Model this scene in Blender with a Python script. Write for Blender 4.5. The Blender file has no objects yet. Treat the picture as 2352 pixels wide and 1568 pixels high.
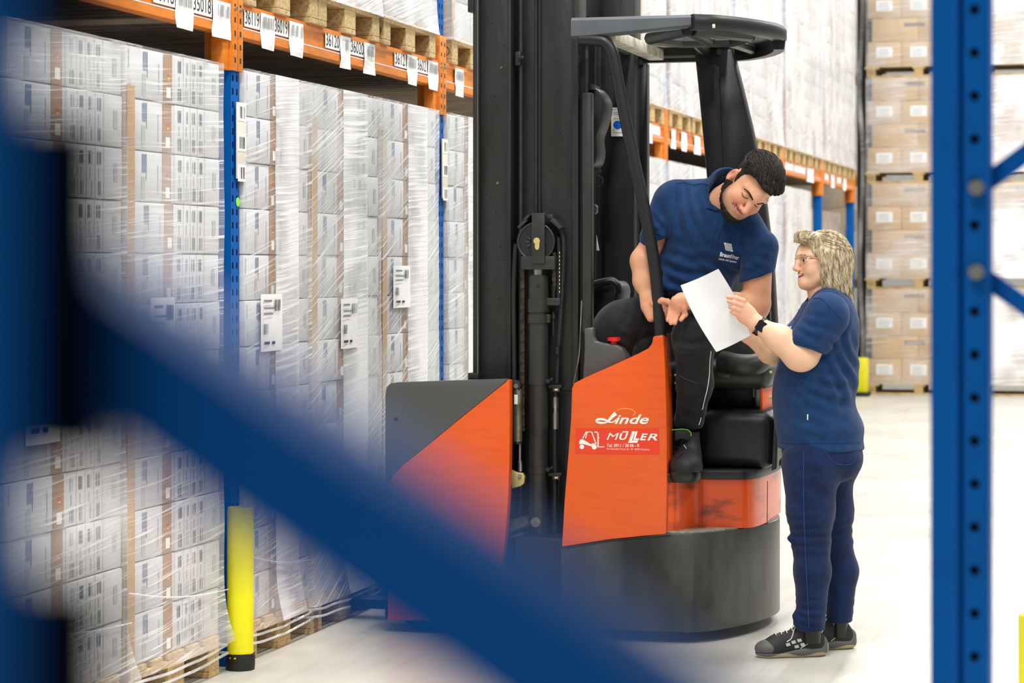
import bpy, bmesh, math, random
import numpy as np
from mathutils import Vector, Matrix, Quaternion
from mathutils.bvhtree import BVHTree

SC = bpy.context.scene
COL = SC.collection
R = math.radians
random.seed(7)

# ------------------------------------------------------------------ camera, world, lamps, exposure
FPX, CX, HY, CAMH = 5553.0, 1176.0, 612.0, 1.49     # focal length in px, centre column, horizon row, camera height
TH = R(14.91)                                       # the aisle runs along world +Y; the camera looks 14.91 deg to its left
CT, ST = math.cos(TH), math.sin(TH)
cam_data = bpy.data.cameras.new('camera')
cam = bpy.data.objects.new('camera', cam_data)
COL.objects.link(cam)
cam.location = (0, 0, CAMH)
cam.rotation_euler = (R(90), 0, TH)
cam_data.sensor_width = 36.0
cam_data.lens = 85.0
cam_data.shift_y = -(784 - HY) / 2352.0
cam_data.clip_start, cam_data.clip_end = 0.05, 200
cam_data.dof.use_dof = True
cam_data.dof.focus_distance = 9.5
cam_data.dof.aperture_fstop = 4.6
SC.camera = cam

world = bpy.data.worlds.new('hall_light')
SC.world = world
world.use_nodes = True
world.node_tree.nodes['Background'].inputs[0].default_value = (0.95, 0.97, 1.0, 1)
world.node_tree.nodes['Background'].inputs[1].default_value = 0.37
SC.view_settings.view_transform = 'Standard'
SC.view_settings.look = 'None'
SC.view_settings.gamma = 1.0
SC.view_settings.use_curve_mapping = False
SC.view_settings.exposure = 0.0
SC.cycles.max_bounces = 6
SC.cycles.diffuse_bounces = 3
SC.cycles.glossy_bounces = 3
SC.cycles.transparent_max_bounces = 12
SC.cycles.transmission_bounces = 4
SC.cycles.caustics_reflective = False
SC.cycles.caustics_refractive = False
SC.cycles.sample_clamp_indirect = 6.0

def lamp(name, loc, sx, sy, power, rot=(0, 0, 0), color=(1, 0.98, 0.95)):
    l = bpy.data.lights.new(name, 'AREA')
    l.shape = 'RECTANGLE'; l.size = sx; l.size_y = sy; l.energy = power; l.color = color
    o = bpy.data.objects.new(name, l); COL.objects.link(o)
    o.location = loc; o.rotation_euler = rot
    return o
# ceiling luminaires over the aisle and over the open floor to the right of it
for k, y in enumerate((0.5, 5.5, 11.0, 17.0, 23.0, 29.0)):
    lamp('ceiling_lamp', (-1.5, y, 7.6), 0.5, 3.2, 330)
for k, (x, y) in enumerate(((3.2, 5), (3.2, 12), (3.2, 20), (3.2, 28))):
    lamp('ceiling_lamp', (x, y, 7.6), 0.8, 3.2, 340)

# ------------------------------------------------------------------ coordinates
def W(p):                       # camera-aligned (right, depth, up) -> world
    a, b, c = p
    return Vector((CT * a - ST * b, ST * a + CT * b, c))
def C(px, py, z):               # photo pixel at a depth -> camera-aligned metres
    return Vector(((px - CX) * z / FPX, z, CAMH - (py - HY) * z / FPX))
def PW(px, py, z): return W(C(px, py, z))
def XY(px, Y):                  # world X where a column meets the plane Y
    k = (px - CX) / FPX
    return Y * (k * CT - ST) / (CT + k * ST)
def TP(px, py, Y):              # point of the plane world Y = const under a pixel
    x = XY(px, Y); z = -ST * x + CT * Y
    return Vector((x, Y, CAMH - (py - HY) * z / FPX))
def RP(px, py, X):              # point of the plane world X = const under a pixel
    k = (px - CX) / FPX
    Y = X * (CT + k * ST) / (k * CT - ST); z = -ST * X + CT * Y
    return Vector((X, Y, CAMH - (py - HY) * z / FPX))

# ------------------------------------------------------------------ materials
def lin(c):
    out = []
    for v in c:
        v = v / 255.0
        out.append(v / 12.92 if v <= 0.04045 else ((v + 0.055) / 1.055) ** 2.4)
    return (*out, 1.0)
class NT:
    def __init__(s, name):
        s.m = bpy.data.materials.new(name); s.m.use_nodes = True
        s.t = s.m.node_tree; s.b = s.t.nodes['Principled BSDF']; s.out = s.t.nodes['Material Output']
    def n(s, typ, **kw):
        o = s.t.nodes.new(typ)
        for k, v in kw.items(): setattr(o, k, v)
        return o
    def l(s, a, b): s.t.links.new(a, b)
    def coord(s, scale=(1, 1, 1), rot=(0, 0, 0)):
        tc = s.n('ShaderNodeTexCoord'); mp = s.n('ShaderNodeMapping')
        mp.inputs['Scale'].default_value = scale; mp.inputs['Rotation'].default_value = rot
        s.l(tc.outputs['Object'], mp.inputs['Vector']); return mp.outputs[0]
    def noise(s, vec, scale=5, detail=3, rough=0.55):
        q = s.n('ShaderNodeTexNoise'); q.inputs['Scale'].default_value = scale
        q.inputs['Detail'].default_value = detail; q.inputs['Roughness'].default_value = rough
        s.l(vec, q.inputs['Vector']); return q.outputs['Fac']
    def ramp(s, fac, a, b, ca=(0, 0, 0, 1), cb=(1, 1, 1, 1)):
        q = s.n('ShaderNodeValToRGB'); q.color_ramp.elements[0].position = a; q.color_ramp.elements[1].position = b
        q.color_ramp.elements[0].color = ca; q.color_ramp.elements[1].color = cb
        s.l(fac, q.inputs[0]); return q.outputs[0]
    def mix(s, fac, a, b):
        q = s.n('ShaderNodeMix', data_type='RGBA')
        for k, v in ((0, fac), (6, a), (7, b)):
            if hasattr(v, 'links'): s.l(v, q.inputs[k])
            elif k == 0: q.inputs[0].default_value = v
            else: q.inputs[k].default_value = v
        return q.outputs[2]
    def bump(s, h, strength=0.2, dist=0.01):
        q = s.n('ShaderNodeBump'); q.inputs['Strength'].default_value = strength; q.inputs['Distance'].default_value = dist
        s.l(h, q.inputs['Height']); s.l(q.outputs[0], s.b.inputs['Normal'])
def mat(name, c, rough=0.5, metal=0.0, var=0.0, vscale=6, bump=0.0, bscale=60, stretch=(1, 1, 1), c2=None, lo=0.4, hi=0.7, spec=None, coat=0.0):
    """plain material; var / c2 mixes a second tone in by noise, bump adds fine relief"""
    t = NT(name); b = t.b
    b.inputs['Base Color'].default_value = lin(c); b.inputs['Roughness'].default_value = rough; b.inputs['Metallic'].default_value = metal
    if spec is not None: b.inputs['Specular IOR Level'].default_value = spec
    if coat: b.inputs['Coat Weight'].default_value = coat; b.inputs['Coat Roughness'].default_value = 0.12
    if var or c2:
        if c2 is None: c2 = tuple(max(0, min(255, v * (1 - var))) for v in c)
        f = t.ramp(t.noise(t.coord(stretch), vscale, 5), lo, hi)
        t.l(t.mix(f, lin(c), lin(c2)), b.inputs['Base Color'])
    if bump:
        t.bump(t.noise(t.coord(stretch), bscale, 3), bump, 0.004)
    return t.m
M = {}
M['blue'] = mat('rack_blue_paint', (0, 92, 174), 0.5, var=0.06, vscale=8, spec=.12)
M['navy_shade'] = mat('rack_shaded_steel', (2, 8, 20), 0.9, spec=.1)  # near-black: the shade inside the near upright is put into the colour
M['orange'] = mat('rack_orange_paint', (232, 134, 38), 0.42, var=0.12, vscale=9, stretch=(1, 1, 5))
M['deck'] = mat('deck_steel', (160, 138, 116), 0.6, 0.2, var=0.25)
M['truck_orange'] = mat('truck_orange_paint', (228, 90, 16), 0.36, c2=(220, 82, 14), vscale=5, stretch=(1, 1, 9), lo=0.45, hi=0.75, coat=0.15)
M['truck_orange_worn'] = mat('truck_orange_scuffed', (226, 82, 16), 0.35, c2=(104, 40, 16), vscale=7, stretch=(1, 1, 2.2), lo=0.52, hi=0.74, coat=0.3)
M['sticker_red'] = mat('sticker_red', (228, 62, 30), 0.35)
M['white_print'] = mat('white_print', (246, 240, 232), 0.45, c2=(242, 190, 150), vscale=60, lo=0.62, hi=0.72)
M['amber_print'] = mat('faded_amber_print', (240, 148, 60), 0.45)
M['mast'] = mat('mast_black_steel', (44, 46, 44), 0.40, 0.15, c2=(34, 34, 31), vscale=9, stretch=(1, 1, 0.25), bump=0.35, bscale=38, lo=0.42, hi=0.66)
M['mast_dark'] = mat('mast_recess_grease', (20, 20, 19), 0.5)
M['cyl_black'] = mat('cylinder_black', (52, 53, 51), 0.42, 0.1, var=0.2, vscale=12)
M['black_metal'] = mat('black_metal', (40, 41, 41), 0.38, 0.1, var=0.15)
M['plastic'] = mat('black_plastic', (26, 27, 29), 0.42, bump=0.15, bscale=220)
M['plastic_grey'] = mat('grey_plastic', (78, 80, 79), 0.38, bump=0.12, bscale=260)
M['guard_grey'] = mat('guard_grey_paint', (96, 102, 106), 0.42, var=0.14)
M['guard_black'] = mat('guard_black_cover', (24, 25, 27), 0.40, bump=0.1, bscale=120)
M['roof_plate'] = mat('roof_plate_light', (214, 208, 190), 0.55, c2=(150, 146, 130), vscale=14)
M['steel'] = mat('bright_steel', (178, 176, 168), 0.3, 0.85, var=0.15)
M['zinc'] = mat('zinc_plated', (150, 145, 122), 0.36, 0.75, c2=(96, 92, 74), vscale=20)
M['brass'] = mat('yellow_zinc', (214, 196, 120), 0.45, 0.35)
M['chain'] = mat('rusty_chain', (84, 68, 50), 0.5, 0.5, c2=(46, 40, 33), vscale=60)
M['rubber'] = mat('rubber_hose', (26, 27, 28), 0.55)
M['skirt'] = mat('counterweight_steel', (84, 84, 80), 0.34, 0.35, c2=(44, 44, 42), vscale=4.5, stretch=(1, 1, 0.5), lo=0.38, hi=0.68, bump=0.12, bscale=30)
M['ledge'] = mat('worn_step_steel', (170, 166, 150), 0.5, 0.3, c2=(112, 108, 96), vscale=14, stretch=(2, 8, 1))
M['seat'] = mat('seat_vinyl', (66, 72, 68), 0.42, c2=(40, 44, 42), vscale=9)
M['red'] = mat('red_knob', (206, 26, 24), 0.3)
M['wood'] = mat('pallet_wood', (214, 186, 136), 0.75, c2=(166, 132, 84), vscale=9, stretch=(1, 6, 6), bump=0.4, bscale=60)
M['wood2'] = mat('pallet_chipboard', (206, 182, 130), 0.8, c2=(160, 128, 78), vscale=70, bump=0.5, bscale=120)
M['carton_white'] = mat('white_carton', (216, 217, 219), 0.6, var=0.07, vscale=3)
M['carton_brown'] = mat('brown_carton', (206, 172, 126), 0.7, var=0.10, vscale=4)
M['tape'] = mat('brown_board', (170, 134, 100), 0.6, var=0.1)
M['board'] = mat('cardboard_edge', (196, 158, 108), 0.7, var=0.08, vscale=12)
M['print_grey'] = mat('print_grey', (176, 180, 184), 0.6)
M['print_dark'] = mat('print_dark', (88, 92, 100), 0.6)
M['print_blue'] = mat('print_slate_blue', (120, 138, 164), 0.6)
M['print_red'] = mat('print_red', (204, 76, 60), 0.6)
M['print_yellow'] = mat('print_yellow', (236, 190, 60), 0.6)
M['paper'] = mat('label_paper', (246, 246, 244), 0.6, var=0.03, vscale=20)
M['cream'] = mat('label_cream', (226, 220, 204), 0.6)
M['ink'] = mat('label_ink', (34, 34, 38), 0.6)
M['ink_soft'] = mat('label_ink_soft', (128, 130, 136), 0.6)
M['reflective'] = mat('pale_edge_tape', (236, 232, 240), 0.4)
M['clear_tape'] = mat('film_rope', (236, 238, 240), 0.25)
M['green_dot'] = mat('green_sticker', (140, 232, 70), 0.5)
M['yellow'] = mat('safety_yellow', (240, 232, 20), 0.38, c2=(222, 212, 10), vscale=6)
M['sticker_blue'] = mat('sticker_blue', (26, 104, 214), 0.4)
M['sheet'] = mat('paper_sheet', (244, 245, 248), 0.65, bump=0.08, bscale=14)
M['brown_dark'] = mat('shaded_cartons', (150, 126, 100), 0.7, var=0.12, stretch=(1, 1, 14))
M['wall'] = mat('hall_wall', (206, 204, 198), 0.8, var=0.06)

def floor_material():
    t = NT('polished_concrete'); v = t.coord((1, 1, 1))
    a = t.ramp(t.noise(v, 0.9, 6, 0.6), 0.35, 0.7)
    c = t.mix(a, lin((208, 205, 195)), lin((188, 185, 174)))
    s = t.ramp(t.noise(t.coord((14, 0.6, 1), (0, 0, R(72))), 1.6, 4), 0.52, 0.72)     # tyre-brushed streaks
    s2 = t.n('ShaderNodeMath', operation='MULTIPLY'); t.l(s, s2.inputs[0]); s2.inputs[1].default_value = 0.35
    c = t.mix(s2.outputs[0], c, lin((164, 160, 148)))
    t.l(c, t.b.inputs['Base Color'])
    r = t.ramp(t.noise(v, 3, 4), 0.3, 0.7, (0.30, 0.30, 0.30, 1), (0.46, 0.46, 0.46, 1)); t.l(r, t.b.inputs['Roughness'])
    t.bump(t.noise(v, 25, 3), 0.04, 0.01)
    return t.m
M['floor'] = floor_material()

def film_material(name, angle, base, dens, milky, streak_scale=95):
    """stretch film: clear, with whitish stretched folds running at an angle and milky multi-layer patches that also stand in for glare"""
    t = NT(name); nt = t
    tco = t.n('ShaderNodeTexCoord'); oi = t.n('ShaderNodeObjectInfo')
    sc_ = t.n('ShaderNodeMath', operation='MULTIPLY'); t.l(oi.outputs['Random'], sc_.inputs[0]); sc_.inputs[1].default_value = 37.0
    tc = t.n('ShaderNodeVectorMath', operation='ADD'); t.l(tco.outputs['Object'], tc.inputs[0]); t.l(sc_.outputs[0], tc.inputs[1])
    sep = t.n('ShaderNodeSeparateXYZ'); t.l(tc.outputs[0], sep.inputs[0])
    def ma(op, a, b):
        q = t.n('ShaderNodeMath', operation=op)
        for k, v in ((0, a), (1, b)):
            if hasattr(v, 'links'): t.l(v, q.inputs[k])
            else: q.inputs[k].default_value = v
        return q.outputs[0]
    u = ma('ADD', sep.outputs[1], ma('MULTIPLY', sep.outputs[0], 0.9)); w = sep.outputs[2]
    warp = t.noise(tc.outputs[0], 1.3, 2)
    w = ma('ADD', w, ma('MULTIPLY', warp, 0.05))
    ca, sa = math.cos(angle), math.sin(angle)
    along = ma('ADD', ma('MULTIPLY', u, ca), ma('MULTIPLY', w, sa))
    across = ma('SUBTRACT', ma('MULTIPLY', w, ca), ma('MULTIPLY', u, sa))
    cmb = t.n('ShaderNodeCombineXYZ'); t.l(ma('MULTIPLY', along, 1.7), cmb.inputs[0]); t.l(ma('MULTIPLY', across, streak_scale), cmb.inputs[1])
    st = t.noise(cmb.outputs[0], 1.0, 3, 0.6)
    patch = t.ramp(t.noise(tc.outputs[0], 2.6, 3), 0.36, 0.66)
    thr = t.ramp(st, 0.575 - 0.03 * dens, 0.68)
    streak = ma('MULTIPLY', thr, ma('ADD', ma('MULTIPLY', patch, 0.75), 0.25))
    mk = ma('MULTIPLY', t.ramp(t.noise(tc.outputs[0], 1.7, 2), 0.42, 0.62), milky)  # broad white patches, partly glare painted into the film
    al = ma('MINIMUM', ma('ADD', ma('ADD', ma('MULTIPLY', streak, 0.95), mk), base), 0.96)
    b = t.b
    b.inputs['Base Color'].default_value = (0.97, 0.97, 0.985, 1); b.inputs['Roughness'].default_value = 0.16
    b.inputs['Specular IOR Level'].default_value = 0.9
    bp = t.n('ShaderNodeBump'); bp.inputs['Strength'].default_value = 0.55; bp.inputs['Distance'].default_value = 0.006
    t.l(st, bp.inputs['Height']); t.l(bp.outputs[0], b.inputs['Normal'])
    t.l(al, b.inputs['Alpha'])
    return t.m
M['film_a'] = film_material('stretch_film_clear', R(9), 0.10, 1.0, 0.30)
M['film_b'] = film_material('stretch_film_steep', R(24), 0.12, 1.3, 0.42)
M['film_c'] = film_material('stretch_film_milky', R(14), 0.34, 1.0, 0.50, 60)
M['film_d'] = film_material('stretch_film_layered', R(4), 0.12, 0.9, 0.26, 110)
M['film_glare'] = film_material('stretch_film_glare', R(3), 0.45, 2.4, 0.55, 60)  # whiter film: reflected glare is put into its colour

# ------------------------------------------------------------------ shapes: every function returns (verts, faces)
def bm_out(bm):
    bm.verts.ensure_lookup_table(); bm.verts.index_update()
    v = [tuple(x.co) for x in bm.verts]; f = [[q.index for q in p.verts] for p in bm.faces]
    bm.free(); return v, f
def box(lo, hi, bev=0.0, seg=2):
    lo, hi = Vector(lo), Vector(hi)
    bm = bmesh.new(); bmesh.ops.create_cube(bm, size=1)
    c = (lo + hi) / 2; d = hi - lo
    for v in bm.verts: v.co = Vector((v.co.x * d.x, v.co.y * d.y, v.co.z * d.z)) + c
    if bev > 0: bmesh.ops.bevel(bm, geom=bm.edges[:], offset=min(bev, 0.45 * min(abs(d.x), abs(d.y), abs(d.z))), segments=seg, profile=0.5, affect='EDGES')
    return bm_out(bm)
def prism(poly, off, bev=0.0, seg=2):
    """a closed outline pushed along off"""
    bm = bmesh.new(); off = Vector(off)
    a = [bm.verts.new(p) for p in poly]; b = [bm.verts.new(Vector(p) + off) for p in poly]
    n = len(poly)
    bm.faces.new(a); bm.faces.new(b[::-1])
    for i in range(n): bm.faces.new((a[i], b[i], b[(i + 1) % n], a[(i + 1) % n]))
    bmesh.ops.recalc_face_normals(bm, faces=bm.faces[:])
    if bev > 0:
        es = [e for e in bm.edges if e.calc_face_angle(0) > R(25)]
        bmesh.ops.bevel(bm, geom=es, offset=bev, segments=seg, profile=0.5, affect='EDGES', clamp_overlap=True)
    return bm_out(bm)
def tube(path, r, n=10, caps=True, flat=None):
    path = [Vector(p) for p in path]; m = len(path)
    rs = r if isinstance(r, (list, tuple)) else [r] * m
    tg = []
    for i in range(m):
        d = path[min(i + 1, m - 1)] - path[max(i - 1, 0)]
        tg.append(d.normalized())
    up = Vector((0, 0, 1)) if abs(tg[0].z) < 0.9 else Vector((1, 0, 0))
    x = tg[0].cross(up).normalized(); vs, fs = [], []
    for i in range(m):
        if i: x = (x - tg[i] * x.dot(tg[i])).normalized()
        y = tg[i].cross(x)
        for k in range(n):
            a = 2 * math.pi * k / n
            vs.append(tuple(path[i] + (x * math.cos(a) + y * math.sin(a)) * rs[i]))
    for i in range(m - 1):
        for k in range(n):
            fs.append([i * n + k, i * n + (k + 1) % n, (i + 1) * n + (k + 1) % n, (i + 1) * n + k])
    if caps:
        fs.append(list(range(n))[::-1]); fs.append([(m - 1) * n + k for k in range(n)])
    return vs, fs
def cyl(a, b, r, n=16, r2=None): return tube([a, b], [r, r if r2 is None else r2], n)
def smooth_path(pts, per=8):
    """Catmull-Rom through the points"""
    pts = [Vector(p) for p in pts]; out = []
    q = [pts[0] * 2 - pts[1]] + pts + [pts[-1] * 2 - pts[-2]]
    for i in range(1, len(q) - 2):
        for k in range(per):
            t = k / per; a, b, c, d = q[i - 1], q[i], q[i + 1], q[i + 2]
            out.append(0.5 * (2 * b + (c - a) * t + (2 * a - 5 * b + 4 * c - d) * t * t + (3 * b - a - 3 * c + d) * t ** 3))
    out.append(pts[-1]); return out
def sweep(path, prof, closed_path=False, caps=True):
    """sweep a closed 2-D profile (side, up) along a path in the horizontal plane, up = Z"""
    path = [Vector(p) for p in path]; m = len(path); n = len(prof); vs, fs = [], []
    for i in range(m):
        if closed_path: d = path[(i + 1) % m] - path[i - 1]
        else: d = path[min(i + 1, m - 1)] - path[max(i - 1, 0)]
        d.z = 0; d.normalize(); s = Vector((d.y, -d.x, 0))
        for a, b in prof: vs.append(tuple(path[i] + s * a + Vector((0, 0, b))))
    for i in range(m if closed_path else m - 1):
        j = (i + 1) % m
        for k in range(n): fs.append([i * n + k, j * n + k, j * n + (k + 1) % n, i * n + (k + 1) % n])
    if caps and not closed_path:
        fs.append(list(range(n))); fs.append([(m - 1) * n + k for k in range(n)][::-1])
    return vs, fs
def grid_surface(rows):
    nr, nc = len(rows), len(rows[0]); vs = [tuple(p) for r in rows for p in r]
    fs = [[i * nc + k, i * nc + k + 1, (i + 1) * nc + k + 1, (i + 1) * nc + k] for i in range(nr - 1) for k in range(nc - 1)]
    return vs, fs
def move(s, off=(0, 0, 0), mtx=None):
    o = Vector(off)
    return [tuple((mtx @ Vector(v) if mtx else Vector(v)) + o) for v in s[0]], s[1]

# ------------------------------------------------------------------ objects
def setp(o, **kw):
    for k, v in kw.items():
        if v is not None: o[k] = v
    return o
def thing(name, label, cat, loc, group=None):
    o = bpy.data.objects.new(name, None); COL.objects.link(o); o.empty_display_size = 0.1
    o.location = loc; return setp(o, label=label, category=cat, group=group)
def base_of(o):
    v = Vector((0, 0, 0))
    while o is not None: v += o.location; o = o.parent
    return v
class Part:
    """collects shapes (world coordinates) into ONE mesh object"""
    def __init__(s, name, mats, parent=None, **props):
        s.name = name; s.mats = mats if isinstance(mats, (list, tuple)) else [mats]
        s.parent = parent; s.props = props; s.v = []; s.f = []; s.mi = []; s.origin = None
    def add(s, shape, mi=0):
        k = len(s.v); s.v += [tuple(q) for q in shape[0]]
        s.f += [[i + k for i in f] for f in shape[1]]; s.mi += [mi] * len(shape[1]); return s
    def done(s, smooth=32, origin=None):
        org = base_of(s.parent) if s.parent is not None else Vector(origin if origin is not None else (0, 0, 0))
        me = bpy.data.meshes.new(s.name)
        me.from_pydata([(a - org.x, b - org.y, c - org.z) for a, b, c in s.v], [], s.f)
        for m in s.mats: me.materials.append(M[m] if isinstance(m, str) else m)
        if len(s.mats) > 1: me.polygons.foreach_set('material_index', s.mi)
        if smooth:
            me.polygons.foreach_set('use_smooth', [True] * len(me.polygons)); me.set_sharp_from_angle(angle=R(smooth))
        me.update()
        o = bpy.data.objects.new(s.name, me); COL.objects.link(o)
        if s.parent is not None: o.parent = s.parent
        else: o.location = org
        return setp(o, **s.props)
def part(name, m, parent, *shapes, smooth=32, **props):
    p = Part(name, m, parent, **props)
    for sh in shapes: p.add(sh)
    return p.done(smooth)
def kids(o): return [c for c in COL.objects if c.parent == o] if False else list(o.children)
CHILD = {}
def dup(root, loc, scale=None, label=None, name=None):
    """a copy of a thing with copies of its parts and their sub-parts"""
    def cp(o, par):
        c = o.copy(); COL.objects.link(c)
        if par is not None: c.parent = par
        for ch in CHILD.get(o.name, []): cp(ch, c)
        return c
    r = cp(root, None); r.location = loc
    if scale: r.scale = scale
    if label: r['label'] = label
    return r
def index_children(root):
    def go(o):
        CHILD[o.name] = [c for c in bpy.data.objects if c.parent == o]
        for c in CHILD[o.name]: go(c)
    go(root)

# lettering: outlines of the built-in font as flat meshes
TEXT = {}
def make_texts(specs):
    obs = []
    for key, body, shear, bold in specs:
        cu = bpy.data.curves.new('lettering', 'FONT'); cu.body = body; cu.size = 1.0; cu.shear = shear; cu.offset = bold; cu.resolution_u = 3
        o = bpy.data.objects.new('lettering', cu); COL.objects.link(o); obs.append((key, o, cu))
    bpy.context.view_layer.update()
    dg = bpy.context.evaluated_depsgraph_get()
    for key, o, cu in obs:
        me = bpy.data.meshes.new_from_object(o.evaluated_get(dg))
        v = np.array([q.co[:2] for q in me.vertices]); f = [list(p.vertices) for p in me.polygons]
        lo = v.min(0); hi = v.max(0)
        TEXT[key] = ((v - lo) / (hi - lo), f, (hi - lo))
        bpy.data.meshes.remove(me)
    for key, o, cu in obs:
        bpy.data.objects.remove(o); bpy.data.curves.remove(cu)
DIG = ['35018', '36119', '36019', '36120', '36020', '36121', '36021', '36118']
make_texts([(d, d, 0, 0.0) for d in DIG] + [
    ('inde', 'inde', 0.33, 0.018), ('m', 'M', 0.28, 0.0), ('u', 'U', 0.28, 0.03), ('ll', 'L', 0.28, 0.03), ('e', 'E', 0.28, 0.03), ('r', 'R', 0.28, 0.012),
    ('tel', 'Tel. 0911 / 30 06 - 0', 0, 0.008), ('street', 'Am Steinacher Kreuz 16 - 18 \u00b7 90427 N\u00fcrnberg', 0, 0.004),
    ('braun', 'Braun', 0.0, 0.03), ('filter', 'filter', 0.0, 0.0), ('slogan', 'L\u00f6sen mit System', 0.0, 0.006),
    ('L', 'L', 0, 0), ('epal', 'EPAL', 0, 0)])
def text_shape(key, fn):
    """fn maps (u, v) in the unit square (v up) to a point"""
    v, f, _ = TEXT[key]
    return [tuple(fn(a, b)) for a, b in v], f
def ribbon(pts, w, fn):
    """flat stroke of given width along 2-D points, mapped to 3-D by fn"""
    vs, fs = [], []; m = len(pts)
    ws = w if isinstance(w, (list, tuple)) else [w] * m
    for i in range(m):
        a = pts[max(i - 1, 0)]; b = pts[min(i + 1, m - 1)]
        dx, dy = b[0] - a[0], b[1] - a[1]; L = math.hypot(dx, dy) or 1
        nx, ny = -dy / L * ws[i] / 2, dx / L * ws[i] / 2
        vs += [tuple(fn(pts[i][0] + nx, pts[i][1] + ny)), tuple(fn(pts[i][0] - nx, pts[i][1] - ny))]
    for i in range(m - 1): fs.append([2 * i, 2 * i + 1, 2 * i + 3, 2 * i + 2])
    return vs, fs
def sm2(pts, per=6): return [(p.x, p.y) for p in smooth_path([(a, b, 0) for a, b in pts], per)]

# ================================================================== THE HALL
def struct(name, m, *shapes, smooth=0):
    return part(name, m, None, *shapes, smooth=smooth, kind='structure')
struct('floor', 'floor', ([(-9, -4, 0), (13, -4, 0), (13, 36, 0), (-9, 36, 0)], [[0, 1, 2, 3]]))
struct('wall_back', 'wall', box((-9, 35.7, 0), (13, 36, 9)))
struct('wall_left', 'wall', box((-9.3, -4, 0), (-9, 36, 9)))

RX = -3.33                                   # aisle face of the left rack
BAY0, PITCH = 5.67, 2.75
POSTS = [BAY0 + PITCH * k for k in range(9)]
POSTS[1] = 8.475
BZ0, BZ1 = 2.355, 2.478                      # beam bottom and top
WORDS = ['first', 'second', 'third', 'fourth', 'fifth', 'sixth', 'seventh', 'eighth', 'ninth', 'tenth', 'eleventh', 'twelfth', 'thirteenth', 'fourteenth', 'fifteenth', 'sixteenth', 'seventeenth', 'eighteenth', 'nineteenth', 'twentieth']

# ------------------------------------------------------------------ left rack
rack = thing('pallet_rack', 'long pallet rack with blue uprights and orange beams behind the forklift', 'rack', (RX - 0.55, POSTS[1], 0))
def perforated_face(y0, y1, x, z0, z1, pitch=0.05):
    """sheet-steel aisle face of an upright with two columns of open slots"""
    vs, fs = [], []
    w = y1 - y0; cols = [y0, y0 + .20 * w, y0 + .34 * w, y0 + .66 * w, y0 + .80 * w, y1]
    n = int((z1 - z0) / pitch)
    for i in range(n):
        a = z0 + i * pitch; zz = [a, a + .012, a + .036, a + pitch]
        for j in range(3):
            for c in range(5):
                if j == 1 and c in (1, 3): continue
                k = len(vs)
                vs += [(x, cols[c], zz[j]), (x, cols[c + 1], zz[j]), (x, cols[c + 1], zz[j + 1]), (x, cols[c], zz[j + 1])]
                fs.append([k, k + 1, k + 2, k + 3])
    return vs, fs
for i, y in enumerate(POSTS):
    p = Part('upright_post', ['blue'], rack)
    near = i in (1, 2)
    a, b = y - .045, y + .045
    if near:
        p.add(perforated_face(a, b, RX, 0.02, 5.2))
        p.add(box((RX - .085, a, 0), (RX, a + .003, 5.2))); p.add(box((RX - .085, b - .003, 0), (RX, b, 5.2)))
    else:
        p.add(box((RX - .085, a, 0), (RX, b, 5.2), .004))
    p.done()
    part('upright_post', 'blue', rack, box((RX - 1.12, a, 0), (RX - 1.04, b, 5.2), .004))
    zz = 0.35
    for k in range(6):
        za, zb = (zz, zz + .62) if k % 2 == 0 else (zz + .62, zz)
        part('frame_brace', 'blue', rack, tube([(RX - .05, y, za), (RX - 1.06, y, zb)], .016, 4))
        zz += .70
    # orange beam connectors wrapping the post
    cn = Part('beam_connector', 'orange', rack)
    x1 = RX + .012
    cn.add(box((x1 - .006, y - .050, 2.22), (x1, y - .004, 2.60), .001)); cn.add(box((x1 - .006, y + .004, 2.22), (x1, y + .050, 2.60), .001))
    cn.add(box((RX - .10, y - .054, 2.22), (x1, y - .047, 2.60), .001)); cn.add(box((RX - .05, y - .115, 2.22), (RX - .002, y - .054, 2.36), .003))
    cn.add(box((RX - .10, y + .047, 2.22), (x1, y + .054, 2.60), .001))
    c = cn.done()
    if near:
        h = Part('slot', 'mast_dark', c, kind='stuff')
        for s in (-.027, .027):
            for k in range(7): h.add(box((x1 - .001, y + s - .006, 2.25 + k * .05), (x1 + .0012, y + s + .006, 2.27 + k * .05)))
        h.done(0)
        for s in (-.027, .027): part('bolt', 'steel', c, cyl((x1, y + s, 2.452), (x1 + .008, y + s, 2.452), .008, 10))
def barcode(part_, x, y0, y1, z0, z1, mi, n=17, seed=0):
    rnd = random.Random(seed); w = (y1 - y0) / n
    for k in range(n):
        if rnd.random() < .72:
            part_.add(([(x, y0 + k * w, z0), (x, y0 + (k + rnd.uniform(.4, .8)) * w, z0), (x, y0 + (k + .7) * w, z1), (x, y0 + k * w, z1)], [[0, 1, 2, 3]]), mi)
def beam_label(beam, pa, pb, digits=None):
    """white number sticker on a beam between two photo columns"""
    x = RX + .0035
    ya, yb = RP(pa, 100, x).y, RP(pb, 100, x).y
    q = Part('location_label', ['paper', 'ink'], beam)
    q.add(([(x, ya, 2.398), (x, yb, 2.398), (x, yb, 2.470), (x, ya, 2.470)], [[0, 1, 2, 3]]))
    if digits: q.add(text_shape(digits, lambda u, v: (x + .001, ya + (.06 + .88 * u) * (yb - ya), 2.408 + .052 * v)), 1)
    q.done(0)
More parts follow.
